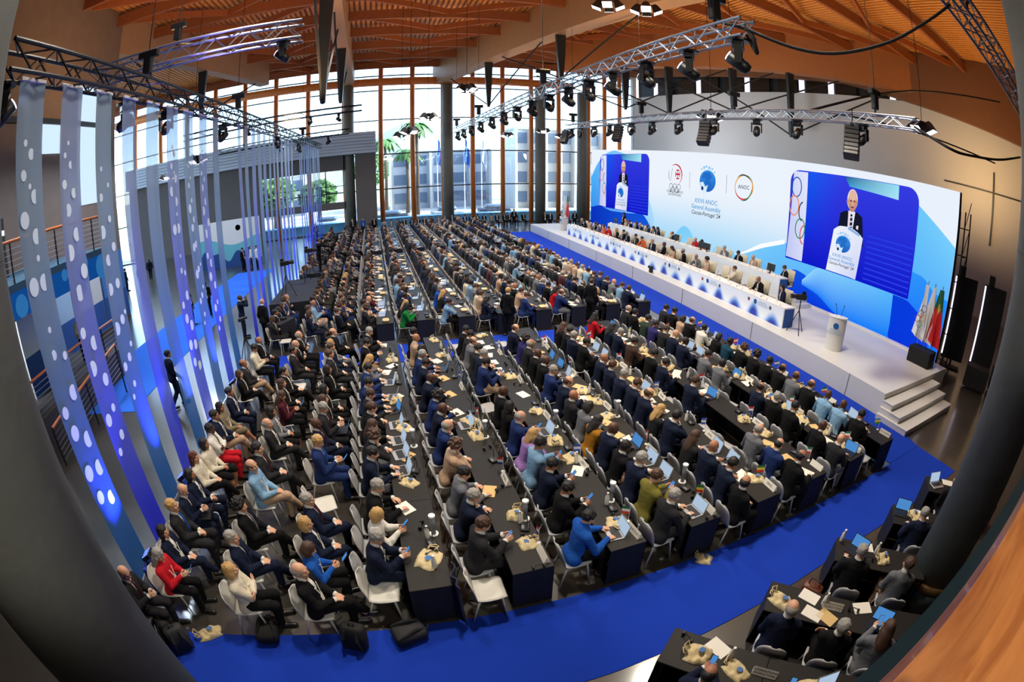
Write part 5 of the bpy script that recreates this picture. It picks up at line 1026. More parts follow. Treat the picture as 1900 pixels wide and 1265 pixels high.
def seat(row, i, y, hair, sk, coat, pose, blk):
    """one person on one chair, and what lies before them"""
    T = row[0] == 'T'; r = int(row[1])-1 if T else 0
    wt = seat_name(row, i, blk)
    j = rnd.uniform(-.03,.03)
    if T: x = tx(r,y)-.40+j; ps = {'lap':'atable','crossed':'crossed'}.get(pose, pose); cx = x-.03
    else: x = RX[row]+j-.01*(y-4); x = -4.36 if (row,i,blk) == ('a',1,0) else x; ps = {'phone':'lapphone','typelap':'lapphone','chin':'crossed','lap':'legcross' if rnd.random() < .4 else 'lap'}.get(pose, pose); cx = x-.02
    rz = rnd.uniform(-.10,.10) if T else rnd.uniform(-.05,.15)
    h = HX[hair]; fem = hair[0] in 'olp'
    kw = {}
    if pose == 'crossed' and coat == 'white': kw['trouser'] = 'red'
    elif coat == 'leopard': kw['trouser'] = 'skirt_leopard'
    elif coat == 'lightblue' and not T: kw['trouser'] = 'beige'
    elif fem and not T and ps == 'lap' and rnd.random() < .4: kw['trouser'] = 'skirt_black'
    elif rnd.random() < .12: kw['trouser'] = rnd.choice(['beige','grey'])
    lab = '%s person in %s %s, %s' % (HW[h], CW.get(coat,coat), PW.get(pose if T or pose in ('typelap',) else ps, 'seated'), wt)
    person(ps, h, SKW[sk], coat, x, y, 0., rz, lab, 'delegates at the tables' if T else 'audience on the chair rows', extra='lanyard' if fem or rnd.random() < .55 else 'tie', scale=(.95 if fem else 1.0)*rnd.uniform(.98,1.04), **kw)
    put_chair(cx, y, rz*.6, '%s shell chair, %s' % ('grey' if T else 'white', wt), 'chairs at the tables' if T else 'white chairs of the chair rows', 'g' if T else 'w')
    if ps in ('phone','lapphone') and pose != 'typelap':
        o = put('phone', x+.50*math.cos(rz), y+.50*math.sin(rz), .93 if ps == 'phone' else .87, rz+math.pi/2, 'in the hands at '+wt); o.rotation_euler = (.9,0,rz-math.pi/2)
    if pose == 'typelap': put('laptop2', x+.36, y, .66, rz, 'on the knees at '+wt)
    if T and blk == 0:
        X = tx(r,y); q = rnd.random()
        if pose == 'type' or q < .15: put('laptop' if q < .5 else 'laptop2', X+.20, y+rnd.uniform(-.03,.03), .751, rz+rnd.uniform(-.15,.15), 'before '+wt)
        elif pose == 'write': put('paper' if q < .6 else 'note', X+.16, y, .751, rnd.uniform(-.5,.5), 'before '+wt)
    return x
SKW = {'l':'light','t':'tan','d':'dark'}
NAMES = {(2,0):'PARAGUAY',(2,1):'PERU',(2,3):'PANAMA',(3,1):'NORWAY',(2,4):'QATAR',(4,0):'IRAQ',(4,1):'IRAN',(4,3):'IRELAND',(5,2):'INDONESIA',(3,3):'NEPAL',(6,1):'GUINEA',(7,0):'BULGARIA',(7,2):'BELIZE',(7,3):'BRAZIL',(5,1):'INDIA',(6,2):'HAITI',(6,3):'HONDURAS',(3,2):'MALTA',(1,1):'SPAIN',(1,3):'SUDAN',(2,2):'PALAU',(5,3):'ITALY',(4,2):'ISRAEL',(3,4):'MONACO',(5,4):'JAPAN',(6,4):'GREECE',(7,4):'BENIN',(1,2):'SERBIA',(1,4):'TOGO'}
for row, txt in ROWS.items():
    T = row[0] == 'T'; r = int(row[1])-1 if T else 0; ysd = []
    for i, s in enumerate(txt.split('|')):
        y, hair, sk, coat, pose = s.split(); y = float(y); ysd.append(y); seat(row, i+1, y, hair, sk, coat, pose, 0)
    # chairs nobody sits on
    pts = [4.0]+ysd+[14.1]; e = 0
    for a, b in zip(pts, pts[1:]):
        n = int((b-a)/.60)-1 if a > 4.0 and b < 14.1 else int((b-a)/.60)-(0 if a == 4.0 else 1)
        for k in range(max(0, n)):
            y = a+(b-a)*(k+1)/(n+1); e += 1
            if y < 4.75 and row in ('T1','T2','c'): continue
            if y < 4.3: continue
            wt = 'table row %s from stage' % NUM[8-r] if T else RN[row]
            put_chair((tx(r,y)-.42-rnd.uniform(0,.12)) if T else RX[row]-.02, y, rnd.uniform(-.25,.25), 'empty %s shell chair, %s one of %s' % ('grey' if T else 'white', ORD[e], wt), 'chairs at the tables' if T else 'white chairs of the chair rows', 'g' if T else 'w')
    if T:
        for k in range(15):
            y = 4.45+k*.62; X = tx(r,y); wt = 'place %s, table row %s from stage' % (NUM[k+1], NUM[8-r])
            if k % 3 == 0 and r > 0: 
                nm = NAMES.get((r,k//3)); put('plate', X+.50, y, .751, rnd.uniform(-.08,.08), wt, p_plate(nm) if nm else PLATE0, ' reading '+nm if nm else '')
                put('flag%d' % rnd.randrange(6), X+.52, y+.26, .751, rnd.uniform(-.6,.6), wt)
            if k % 3 == 1: put('mic', X+.44, y, .751, rnd.uniform(-.3,.3), wt)
            if rnd.random() < .30: put('tote', X+rnd.uniform(.28,.40), y+.30, .751, rnd.uniform(0,6), wt)
            if rnd.random() < .42: put('head', X+rnd.uniform(.30,.46), y-.22, .751, rnd.uniform(0,6), wt)
            if rnd.random() < .22: put('bottle', X+.40, y+.14, .751, 0, wt)
            if rnd.random() < .20: put('note' if rnd.random() < .5 else 'paper', X+.33, y-.10, .751, rnd.uniform(-1,1), wt)
            if k in (1,5) and r < 4: put('post', X+.50, y+.20, .751, 0, wt)
PLATE_DONE = True
# second block, its first seats next to the cross aisle
HP = ['sd']*9+['sg']*3+['sn']*3+['bd','bn','bg','x','x','od','on','ld','ln','ly','cd','cn']; CP = ['navy']*6+['black']*6+['charcoal']*5+['blue']*3+['grey']*2+['cream','beige','maroon','lightblue']
SPECIAL = {('T2',0):('ld','d','emerald','phone'),('T6',1):('ld','t','red','write'),('T4',2):('od','l','cream','write'),('T1',1):('sd','t','beige','crossed'),('T3',3):('sg','l','royal','write'),('T3',4):('sd','t','red','write')}
NEAR2 = 18.6; FARP = []
for row in ['a','b','c']+['T%d' % k for k in range(1,9)]:
    T = row[0] == 'T'; y = 15.85+rnd.uniform(0,.2); i = 0
    while y < 45:
        if T and (29.7 < y < 31.5 or y > 45): y += .3; continue
        if not T and (29.7 < y < 31.5 or (row == 'a' and 19.5 < y < 24)): y += .3; continue
        if rnd.random() < .91:
            h, s, c, p = rnd.choice(HP), rnd.choice('lllltttdd'), rnd.choice(CP), rnd.choice(['write','write','type','phone','chin','lap'] if T else ['lap','lap','crossed','phone'])
            if (row,i) in SPECIAL: h, s, c, p = SPECIAL[(row,i)]
            if y < NEAR2: seat(row, i+1, y, h, s, c, p, 1)
            else: FARP.append((row, y, h, s, c, p, i+1))
        else: FARP.append((row, y, None, None, None, None, i+1))
        y += rnd.uniform(.585,.66); i += 1
# ---------------------------------------------------------------- far crowd: past the limit for single people, one object of simple figures
def lowpoly(me, ratio):
    o = bpy.data.objects.new('tmp', me.copy()); COL.objects.link(o); d = o.modifiers.new('d','DECIMATE'); d.ratio = ratio
    dg = bpy.context.evaluated_depsgraph_get(); ev = o.evaluated_get(dg); m2 = ev.to_mesh(); m2.calc_loop_triangles()
    V = np.empty(len(m2.vertices)*3, np.float32); m2.vertices.foreach_get('co', V); F = np.empty(len(m2.loop_triangles)*3, np.int32); m2.loop_triangles.foreach_get('vertices', F)
    ev.to_mesh_clear(); me2 = o.data; bpy.data.objects.remove(o); bpy.data.meshes.remove(me2); return V.reshape(-1,3), F.reshape(-1,3)
def keep(V, F, mask):
    f = F[mask[F].all(1)]; u, inv = np.unique(f, return_inverse=True); return V[u], inv.reshape(-1,3)
LP = {}; LH = {k: lowpoly(m, 90/len(m.polygons)/2*1.0) for k, m in HAIR.items()}
for k in ('type','write','phone','chin','atable','lap','crossed','legcross'):
    R = POSES[k]; V, F = lowpoly(R['body'], .09); Hc = R['H'][:3,3]; Vh, Fh = keep(V, F, np.linalg.norm(V-Hc,axis=1) < .22); Vw, Fw = keep(V, F, (V[:,0] > .2) & (V[:,2] > .62) & (np.linalg.norm(V-Hc,axis=1) > .22))
    LP[k] = [('skin',Vh,Fh),('skin',Vw,Fw),('coat',*lowpoly(R['jacket'],.032)),('leg',*lowpoly(R['trousers'],.026)),('shirt',*lowpoly(R['shirt'],.02))]
AV, AF, AC = [], [], []; nv = 0
CV, CF, CC = [], [], []; cn = 0
cme = [c.data for c in CHG.children]; CHM = [lowpoly(m, .35 if len(m.polygons) > 30 else .5) for m in cme]
def addm(store, V, F, c):
    store[0].append(V); store[1].append(F+store[3][0]); store[2].append(np.tile(np.array(c,np.float32),(len(V),1))); store[3][0] += len(V)
PS = (AV, AF, AC, [0]); CS = (CV, CF, CC, [0]); n_far_chairs = 0; FARCH = []
for row, y, h, s, c, p, i_ in FARP:
    T = row[0] == 'T'; r = int(row[1])-1 if T else 0; x = tx(r,y)-.42 if T else RX[row]-.012*(y-4)
    if y < 22.5 and NCH[0] < 300:
        put_chair(x-.03, y, rnd.uniform(-.1,.1), '%s shell chair, %s' % ('grey' if T else 'white', seat_name(row, i_, 1)), 'chairs at the tables' if T else 'white chairs of the chair rows', 'g' if T else 'w')
    else:
        for V, F in CHM: addm(CS, V+np.array((x-.03,y,0),np.float32), F, rgb(176,176,178))
    if h is None: continue
    ps = ({'lap':'atable'}.get(p,p) if T else {'phone':'legcross'}.get(p,p)); R = POSES[ps]; hs, _, hc = HX[h].partition('_'); a = rnd.uniform(-.15,.15); ca, sa = math.cos(a), math.sin(a); rot = np.array(((ca,sa,0),(-sa,ca,0),(0,0,1)),np.float32); off = np.array((x+rnd.uniform(-.05,.05),y,0),np.float32); sc = rnd.uniform(.95,1.04)
    col = {'skin': SKIN[SKW[s]], 'coat': CLOTH[c], 'leg': CLOTH['black'] if rnd.random() < .8 else CLOTH['grey'], 'shirt': CLOTH['white']}
    for nm, V, F in LP[ps]: addm(PS, (V*sc) @ rot+off, F, col[nm])
    if hs != 'shaved': V, F = LH[hs]; H = R['H']; addm(PS, ((V @ H[:3,:3].T+H[:3,3])*sc).astype(np.float32) @ rot+off, F, HCOL[hc or 'dark'])
M_VC = mat('crowd_cloth', (1,1,1), .8); nt = M_VC.node_tree; a = nt.nodes.new('ShaderNodeVertexColor'); a.layer_name = 'Col'; nt.links.new(a.outputs['Color'], nt.nodes['Principled BSDF'].inputs['Base Color'])
if AV:
    cr = obj('crowd', np_mesh('crowd', np.concatenate(AV), np.concatenate(AF), (M_VC,), True, col=np.concatenate(AC))); cr['kind'] = 'stuff'; tag(cr, 'mass of seated delegates filling the rows beyond the cross aisle', 'crowd')
    cc = obj('far_chairs', np_mesh('far_chairs', np.concatenate(CV), np.concatenate(CF), (M_VC,), True, col=np.concatenate(CC))); cc['kind'] = 'stuff'; tag(cc, 'grey and white shell chairs under the crowd beyond the cross aisle', 'chairs')
# papers, bags and devices strewn on the tables of the rear blocks
b = MB(); mats = [M_PAPER, M_TOTE, M_BLACK, M_SILV, M_SCR, M_NOTE, mat('flag_red', rgb(190,40,44), .8), mat('flag_green', rgb(40,120,70), .8)]
for y0, y1 in BLK[1:]:
    for r in range(8):
        y = y0+.3
        while y < y1-.3:
            X = tx(r,y); q = rnd.random()
            if q < .16: b.cur = 0; Mx = Matrix.Translation((X+.25+rnd.uniform(-.1,.1),y,.751)) @ Matrix.Rotation(rnd.uniform(-.6,.6),4,'Z'); b.box(-.1,.1,-.14,.14,0,.006,Mx)
            elif q < .34: b.cur = 1; b.rbox(X+.33,y,.785,.24,.30,.06,.07)
            elif q < .72: b.cur = 2; b.rbox(X+.40,y,.775,.14,.16,.05,.02)
            elif q < .84: b.cur = 3; b.box(X+.1,X+.32,y-.16,y+.16,.751,.766); b.cur = 4; b.add([(X+.32,y-.16,.77),(X+.32,y+.16,.77),(X+.38,y+.16,.96),(X+.38,y-.16,.96)],[(0,1,2,3)])
            if rnd.random() < .3: b.cur = 0; b.add([(X+.46,y-.13,.751),(X+.54,y-.13,.751),(X+.5,y-.13,.85),(X+.46,y+.13,.751),(X+.54,y+.13,.751),(X+.5,y+.13,.85)],[(0,1,2),(5,4,3),(0,2,5,3),(1,4,5,2)])
            if rnd.random() < .3: b.cur = rnd.choice((6,7,0)); b.box(X+.50,X+.505,y+.2,y+.32,.93,1.02)
            y += rnd.uniform(.28,.5)
o = b.build('papers_and_devices', mats); o['kind'] = 'stuff'; tag(o, 'papers, bags, laptops and name cards strewn over the rear table blocks', 'clutter')
# ---------------------------------------------------------------- officials on the stage, facing the hall
def line(p, q, t): return p[0]+(q[0]-p[0])*t, p[1]+(q[1]-p[1])*t
SH = ['sd','sn','ld','od','sg','sd','on','bg','x','ld','sg','sd','bg','sn','on','sd','x','sg','cd','bn','ly','sd','sg','x']; SCs = ['navy','black','red','charcoal','grey','navy','beige','black','navy','orange','charcoal','black']
front = [.045,.105,.185,.27,.305,.36,.40,.45,.50,.545,.585,.63,.665,.70,.745,.79,.825,.86,.90,.935,.965]
for k, t in enumerate(front):
    x, y = line((13.18,11.4),(14.12,34.75),t); x += 1.0; hd = SH[(k*5+3) % 24]; c = SCs[(k*7) % 12]; c = 'cream' if k == 2 else 'beige' if k == 3 else 'orange' if k == 9 else 'grey' if k == 4 else c
    person(['atable','write','crossed','atable','chin'][k % 5], HX[hd], SKW['ltlltd'[k % 6]], c, x, y, .7, math.pi+rnd.uniform(-.5,.25), '%s person in %s, %s along the front stage table from the lectern' % (HW[HX[hd]], CW.get(c,c), ORD[k+1]), 'officials at the front stage table')
    put_stage_chair(x+.02, y, .7, 'cream leather chair, %s along the front stage table from the lectern' % ORD[k+1], 'cream chairs at the front stage table')
for k, t in enumerate((.145,.225,.47,.605)):
    x, y = line((13.18,11.4),(14.12,34.75),t); put_stage_chair(x+1.05, y, .7, 'empty cream leather chair, %s unused one at the front stage table' % ORD[k+1], 'cream chairs at the front stage table')
rear = [.02,.15,.21,.28,.39,.43,.56,.665,.69,.74,.79,.83,.88,.92]
for k, t in enumerate(rear):
    x, y = line((15.42,13.85),(16.10,31.7),t); x += .84; hd = SH[(k*7+1) % 24]; c = SCs[(k*5+1) % 12]
    person(['type','atable','write','atable'][k % 4], HX[hd], SKW['lltld'[k % 5]], c, x, y, 1.05, math.pi+rnd.uniform(-.4,.3), '%s person in %s, %s along the rear stage table from the steps' % (HW[HX[hd]], CW.get(c,c), ORD[k+1]), 'officials at the rear stage table')
    put_stage_chair(x+.02, y, 1.05, 'cream leather chair, %s along the rear stage table from the steps' % ORD[k+1], 'cream chairs at the rear stage table')
for k, t in enumerate((.10,.33,.49,.61)): x, y = line((15.42,13.85),(16.10,31.7),t); put_stage_chair(x+.86, y, 1.05, 'empty cream leather chair, %s unused one at the rear stage table' % ORD[k+1], 'cream chairs at the rear stage table')
person('stand', 'long_dark', 'tan', 'black', 17.0, 30.9, 1.05, math.pi, 'dark-haired person in black standing at the far end of the rear stage table', 'people standing by the stage')
mon = []
for k, (t, rr) in enumerate(((.05,1),(.33,1),(.36,1),(.50,1),(.955,1))):
    x, y = line((15.42,13.85),(16.10,31.7),t); m = thing('monitor', 'black monitor seen from behind on the rear stage table, %s from the steps' % ORD[k+1], 'monitor', (x+.25,y,1.905), 0, 'monitors on the rear stage table')
    MB().rbox(0,0,.27,.03,.50,.32,.01, Matrix.Rotation(.12,4,'Y')).build('screen', M_BLACK, m); MB().box(-.02,.02,-.03,.03,.01,.2).box(-.08,.08,-.11,.11,0,.012).build('stand', M_BLACK, m)
cardp = None
for nm, p, q, z, n in (('front',(13.18,11.4),(14.12,34.75),1.451,30),('rear',(15.42,13.85),(16.10,31.7),1.901,20)):
    for k in range(n):
        x, y = line(p, q, (k+.6)/n); lab = 'white name card at the edge of the %s stage table, %s from the near end' % (nm, ORD[k+1])
        if cardp is None: cardp = thing('name_card', lab, 'name plate', (x+.10,y,z), 0, 'name cards on the stage tables'); MB().add([(-.04,-.15,0),(.04,-.15,0),(0,-.15,.09),(-.04,.15,0),(.04,.15,0),(0,.15,.09)], [(0,1,2),(5,4,3),(0,2,5,3),(1,4,5,2),(0,3,4,1)]).build('card', M_PAPER, cardp)
        else: copy_tree(cardp, (x+.10,y,z), rnd.uniform(-.05,.05), lab, 'name cards on the stage tables')
        if k % 2: put('mic', x+.22, y+.2, z, math.pi, '%s stage table, place %s' % (nm, NUM[k+1]))
        elif k % 4 == 0: put('bottle', x+.3, y+.25, z, 0, '%s stage table, place %s' % (nm, NUM[k+1]))
# ---------------------------------------------------------------- people on their feet
ST = [('photo','shaved','dark','navy',-5.75,17.95,0,.3,'taking a picture between the banners'),('stand','shaved','light','black',-4.55,16.85,0,.9,'standing beside the black lectern box'),('stand','short_dark','tan','black',-9.26,20.7,0,-.2,'standing on the blue path, beside a companion'),
 ('clasp','short_dark','dark','black',-8.72,21.8,0,-1.2,'hands clasped on the blue path'),('walk','short_dark','tan','navy',-6.5,12.1,0,.8,'walking behind the banners'),('clasp','short_dark','tan','black',-10.0,33.3,0,-.4,'standing by the wave poster, first of three'),('stand','long_dark','light','cream',-9.4,33.9,0,-2,'standing by the wave poster, in cream'),
 ('stand','short_brown','light','white',-8.95,33.5,0,-2.5,'standing by the wave poster, in white'),('stand','short_dark','light','black',-20.1,32.8,0,1,'standing far off on the open floor'),('walk','short_dark','tan','charcoal',-18.9,33.2,0,2,'walking far off on the open floor'),('walk','long_dark','tan','navy',-19.4,36,0,2,'walking towards the entrance portal'),
 ('stand','short_brown','light','charcoal',-2.6,46.5,0,-1.2,'standing against the portal column'),('phone_st','short_dark','light','royal',-1.6,46.6,0,-1.3,'standing by the portal pier in blue'),('stand','short_dark','tan','black',-.5,46.3,0,-1.4,'standing by the portal pier in black'),('stand','short_brown','light','charcoal',-6.1,45.5,0,-1,'standing before the bright doorway'),
 ('clasp','bob_dark','light','black',15.3,43.2,.0,-1.7,'standing beyond the stage, at the column'),('stand','short_brown','light','navy',15.8,43.15,0,-1.7,'standing beyond the stage in navy'),('stand','long_brown','light','black',17.0,43.3,0,-1.9,'long-haired, standing beyond the stage'),('stand','short_dark','tan','charcoal',17.6,43.4,0,-1.8,'standing beyond the stage in charcoal'),
 ('stand','bob_brown','light','navy',18.6,43.8,0,-1.9,'standing near the far flags in navy'),('stand','short_dark','tan','black',13.3,46.8,0,-1.6,'standing behind the seated row at the windows'),('stand','short_dark','tan','lime',-10.75,11.5,1.0,0,'on the lower gallery'),('clasp','pony_dark','light','cream',-11.4,14.3,1.0,-.5,'in cream on the lower gallery'),('photo','short_dark','tan','black',-3.3,25.3,.92,.2,'filming from the camera platform'),('stand','short_brown','light','black',7.4,15.7,0,.5,'with a camera in the cross aisle'),('stand','short_blond','light','black',4.1,15.2,0,.6,'in black crossing the aisle'),('stand','short_dark','tan','black',-21.9,30.9,0,.3,'waiting by the poster wall')]
for pose, h, s, c, x, y, z, rz, w in ST: person('clasp' if pose == 'phone_st' else pose, h, s, c, x, y, z, rz, '%s person in %s, %s' % (HW[h], CW.get(c,c), w), 'people on their feet')
# ---------------------------------------------------------------- corner tables of the federations
FD = Vector((.78,.62,0)); LD = Vector((.62,-.78,0)); frz = math.atan2(.62,.78)
def corner_table(p, L, lab):
    t = thing('corner_table', lab, 'table', p, frz, 'corner tables'); n = 2
    for k in range(n): MB().rbox(-.29,-(k+.5)*L/n,.735,.58,L/n-.006,.03,.01).build('tabletop', M_TABLE, t)
    MB().box(-.012,-.002,-L+.01,-.01,.008,.72).build('front_drape', M_DRAPE, t)
    for y in (-.012,-L+.002): MB().box(-.57,-.012,y,y+.01,.008,.72).build('end_drape', M_DRAPE, t)
    for x in (-.05,-.5): MB().tube([(x,-.08,.72),(x,-.08,0)], .014, 5).build('leg', M_STEEL, t); MB().tube([(x,-L+.08,.72),(x,-L+.08,0)], .014, 5).build('leg', M_STEEL, t)
    return t
TP = [(2.75,2.64),(4.39,2.67),(6.02,2.79),(7.77,2.72),(9.44,2.79)]; TN = ['first','second','third','fourth','fifth']
for k, p in enumerate(TP): corner_table((*p,0), 2.6 if k < 2 else 1.75 if k == 2 else 2.0, '%s black corner table beside the front carpet, counted from the near end' % TN[k])
def at_corner(k, d, l): q = Vector((*TP[k],0))-FD*d+LD*l; return q.x, q.y
for k, l, h, s, c, p, tr in ((0,.62,'balding_dark','tan','navy','phone',None),(0,1.65,'bob_brown','light','charcoal','phone',None),(1,.30,'balding_grey','light','navy','atable',None),(1,1.05,'short_grey','light','black','crossed',None),(1,1.75,'long_brown','light','grey','phone',None),(2,.30,'short_grey','light','black','type',None),(2,1.15,'short_brown','light','grey','atable','beige'),(3,.45,'short_grey','light','navy','write',None),(4,.45,'balding_dark','light','black','atable',None)):
    x, y = at_corner(k, .94, l); person(p, h, SKW[s[0]], c, x, y, 0, frz, '%s person in %s at the %s corner table, seat %s' % (HW[h], c, TN[k], NUM[1+int(l/.6)]), 'people at the corner tables', trouser=tr)
    x, y = at_corner(k, .98, l); put_chair(x, y, frz, 'grey shell chair at the %s corner table, seat %s' % (TN[k], NUM[1+int(l/.6)]), 'chairs at the corner tables')
    if p == 'phone': x, y = at_corner(k, .44, l); put('phone', x, y, .93, frz, '%s corner table, in raised hands, seat %s' % (TN[k], NUM[1+int(l/.6)])).rotation_euler = (.9,0,frz-math.pi/2)
IFP = p_plate('INTERNATIONAL\nFEDERATIONS')
for k, its in enumerate(([('tote',.3,.42),('paper',.1,.62),('tote',.36,.95),('bottle',.2,.8),('plate',.28,1.3),('tote',.35,1.95),('laptop',.36,2.2),('head',.12,.2)],[('tote',.35,.22),('paper',.12,.62),('bottle',.2,.85),('plate',.22,1.0),('note',.42,.95),('paper',.42,.72),('head',.2,1.35),('laptop2',.4,1.8),('paper',.1,1.5)],[('bottle',.08,.08),('tote',.3,.9),('laptop2',.28,.35),('bottle',.2,.75),('paper',.10,.55),('head',.4,.62)],[('tote',.2,.5),('laptop2',.25,.2),('paper',.12,.7),('head',.4,.9)],[('laptop',.3,.25),('paper',.1,.6)])):
    for kind, d, l in its:
        x, y = at_corner(k, d, l); put(kind, x, y, .751, frz+(rnd.uniform(-.6,.6) if kind not in ('plate',) else 0), '%s corner table' % TN[k], IFP if kind == 'plate' else None, ' of the federations' if kind == 'plate' else '')
# ---------------------------------------------------------------- bags and coats on the floor
def backpack(x, y, rz, lab, m, lay=False):
    t = thing('backpack', lab, 'bag', (x,y,.013), rz)
    Mx = Matrix.Translation((0,0,.11)) @ Matrix.Rotation(math.pi/2,4,'Y') if lay else Matrix.Translation((0,0,.23)) @ Matrix.Rotation(.18,4,'Y')
    MB().rbox(0,0,0,.20,.34,.45,.08,Mx,5).build('body', m, t, True); MB().rbox(.11,0,-.07,.08,.27,.24,.035,Mx,5).build('pocket', m, t, True); MB().tube([Mx @ Vector(p) for p in ((-.02,-.04,.225),(-.02,-.03,.27),(-.02,.03,.27),(-.02,.04,.225))], .012, 6).build('handle', m, t)
    for s in (-1,1): MB().tube([Mx @ Vector(p) for p in ((-.10,s*.08,.18),(-.15,s*.10,.05),(-.13,s*.13,-.12),(-.10,s*.14,-.20))], [.02,.026,.016,.012], 6).build('strap', m, t)
backpack(-1.05, 3.92, 1.2, 'black backpack standing on the carpet by the inner chair row', M_RUBBER); backpack(-.32, 3.98, .3, 'black backpack lying on the carpet by the end of the table', mat('nylon_dark', rgb(26,28,34), .7), True); backpack(-2.35, 4.18, 1.6, 'black shoulder bag lying under the chair in the middle row', M_RUBBER, True); backpack(-4.05, 4.0, .9, 'black rucksack heaped near the big column', M_RUBBER); backpack(-3.75, 3.85, 2.2, 'dark rucksack leaning in the heap near the big column', mat('nylon_grey', rgb(34,36,40), .7))
put('tote', 4.3, 4.06, .013, .8, 'on the front carpet edge', None, ' with blue print'); put('tote', -3.35, 4.15, .013, 2.0, 'on the carpet by the red-jacketed person')
bb = thing('handbag', 'brown leather bag on the floor between corner tables', 'bag', (5.35,2.45,0), .4); MB().rbox(0,0,.15,.22,.36,.30,.06).build('body', mat('leather_brown', rgb(92,48,26), .45), bb, True); MB().tube([(0,-.1,.29),(0,-.08,.42),(0,.08,.42),(0,.1,.29)], .012, 6).build('handle', mat('leather_dark', rgb(60,32,20), .45), bb)
ct = MB(); n, m = 14, 16; V = []
for j in range(m):
    for i in range(n): u, v = i/(n-1), j/(m-1); V.append((-.36-.05*math.sin(u*math.pi)-.03*math.sin(u*14+v*4), -.30+.60*u*(.85+.15*v), .90-.84*v+.02*math.sin(u*9)))
ct.add(V, [(j*n+i,j*n+i+1,(j+1)*n+i+1,(j+1)*n+i) for j in range(m-1) for i in range(n-1)]); o = ct.build('coat', mat('coat_denim', rgb(30,36,56), .9, noise=(8,.3))); tag(o, 'dark blue coat hung over the back of the empty end chair at the aisle', 'coat'); o.location = (.80,4.3,0)
sm = o.modifiers.new('thickness','SOLIDIFY'); sm.thickness = .02
put_chair(.83, 4.28, 0, 'white shell chair at the aisle end with a coat over its back', 'chairs at the tables', 'w'); put_chair(-.58, 4.52, -.1, 'empty white shell chair at the end of the eighth table row', 'chairs at the tables', 'w')
# ---------------------------------------------------------------- technical platforms at the banners
bx = thing('speaker_box', 'black draped stand with a microphone beside the banners', 'lectern', (-3.85,16.6,0), -.5); MB().rbox(0,0,.46,.70,.9,.92,.02).build('drape', M_DRAPE, bx); MB().rbox(.05,.1,.96,.2,.2,.08,.02).build('device', M_BLACK, bx); MB().tube([(0,-.1,.92),(0,-.1,1.15),(.1,-.1,1.22)], .008, 5).build('microphone', M_RUBBER, bx)
sto = thing('stool', 'white stool with a cloth beside the black draped stand', 'stool', (-3.55,15.6,0)); MB().rbox(0,0,.46,.38,.38,.04,.05).build('seat', M_CHAIR, sto)
for a in (-1,1):
    for c in (-1,1): MB().tube([(a*.15,c*.15,.44),(a*.18,c*.18,0)], .014, 6).build('leg', M_CHAIR, sto)
pf = MB().rbox(-3.9,21.4,.46,1.9,4.6,.90,.02).build('camera_platform', M_DRAPE); tag(pf, 'black platform carrying the cameras beside the banners', 'platform'); pf2 = MB().rbox(-3.4,25.9,.46,1.6,2.2,.90,.02).build('camera_platform', M_DRAPE); tag(pf2, 'second black camera platform, farther along the banners', 'platform')
tripod_camera(-4.2, 20.2, .91, 1.5, .4, 'broadcast camera on a tripod on the black platform, nearer end'); tripod_camera(-3.5, 22.9, .91, 1.55, .2, 'broadcast camera on a tripod on the black platform, farther end'); tripod_camera(-3.1, 26.3, .91, 1.5, .1, 'broadcast camera on the second platform'); tripod_camera(-4.6, 14.2, 0, 1.9, 1., 'slim camera on a tall tripod standing at the banners', False)
stn = thing('microphone_stand', 'dark stand with round white foot in the gap of the banners', 'stand', (-4.35,14.6,0)); MB().lathe([(0,0),(.16,0),(.15,.02),(0,.03)], 16).build('foot', M_WHITE, stn); MB().tube([(0,0,.02),(0,0,1.0)], .018, 6).build('rod', M_RUBBER, stn)
# seated guests along the far windows
for k in range(22):
    x = .5+k*.66+rnd.uniform(-.08,.08); h = rnd.choice(HP); c = rnd.choice(CP)
    if len(PEOPLE) < 320: person('legcross' if k % 2 else 'lap', HX[h], rnd.choice(['light','tan','dark']), c, x, 47.3, 0, -math.pi/2+rnd.uniform(-.2,.2), '%s person in %s, %s seat of the row under the far windows' % (HW[HX[h]], CW.get(c,c), ORD[k+1]), 'guests under the far windows')
    put_chair(x, 47.35, -math.pi/2, 'white shell chair, %s of the row under the far windows' % ORD[k+1], 'chairs under the far windows', 'w')
# ---------------------------------------------------------------- side gallery beyond the banners
gal = MB().box(-15.18,-10.0,4,15.5,3.9,4.7).build('gallery_deck', mat('deck_teal', rgb(40,78,100), .6)); tag(gal, 'upper gallery deck with graphic fascia beyond the banners', 'gallery')
fas = emat('backlit_graphic', .55, rgb(24,92,180)); MB().box(-9.995,-9.96,4,15.5,3.82,4.5).build('fascia_graphic', fas, gal)  # fascia graphic given its own even emission
for k in range(9): MB().lathe([(0,0),(.18+.12*(k % 3),0)], 18, Matrix.Translation((-9.95,5+k*1.2,4.1+.12*(k % 4))) @ Matrix.Rotation(math.pi/2,4,'Y')).build('bubble_graphic', emat('bubble_glow_%d' % k, .55, rgb(60,140,215)), gal)
low = MB().box(-15.18,-10.3,4,15.5,.0,1.0).build('gallery_plinth', mat('plinth_grey', rgb(64,62,64), .7)); tag(low, 'raised lower gallery floor beneath the upper deck', 'gallery')
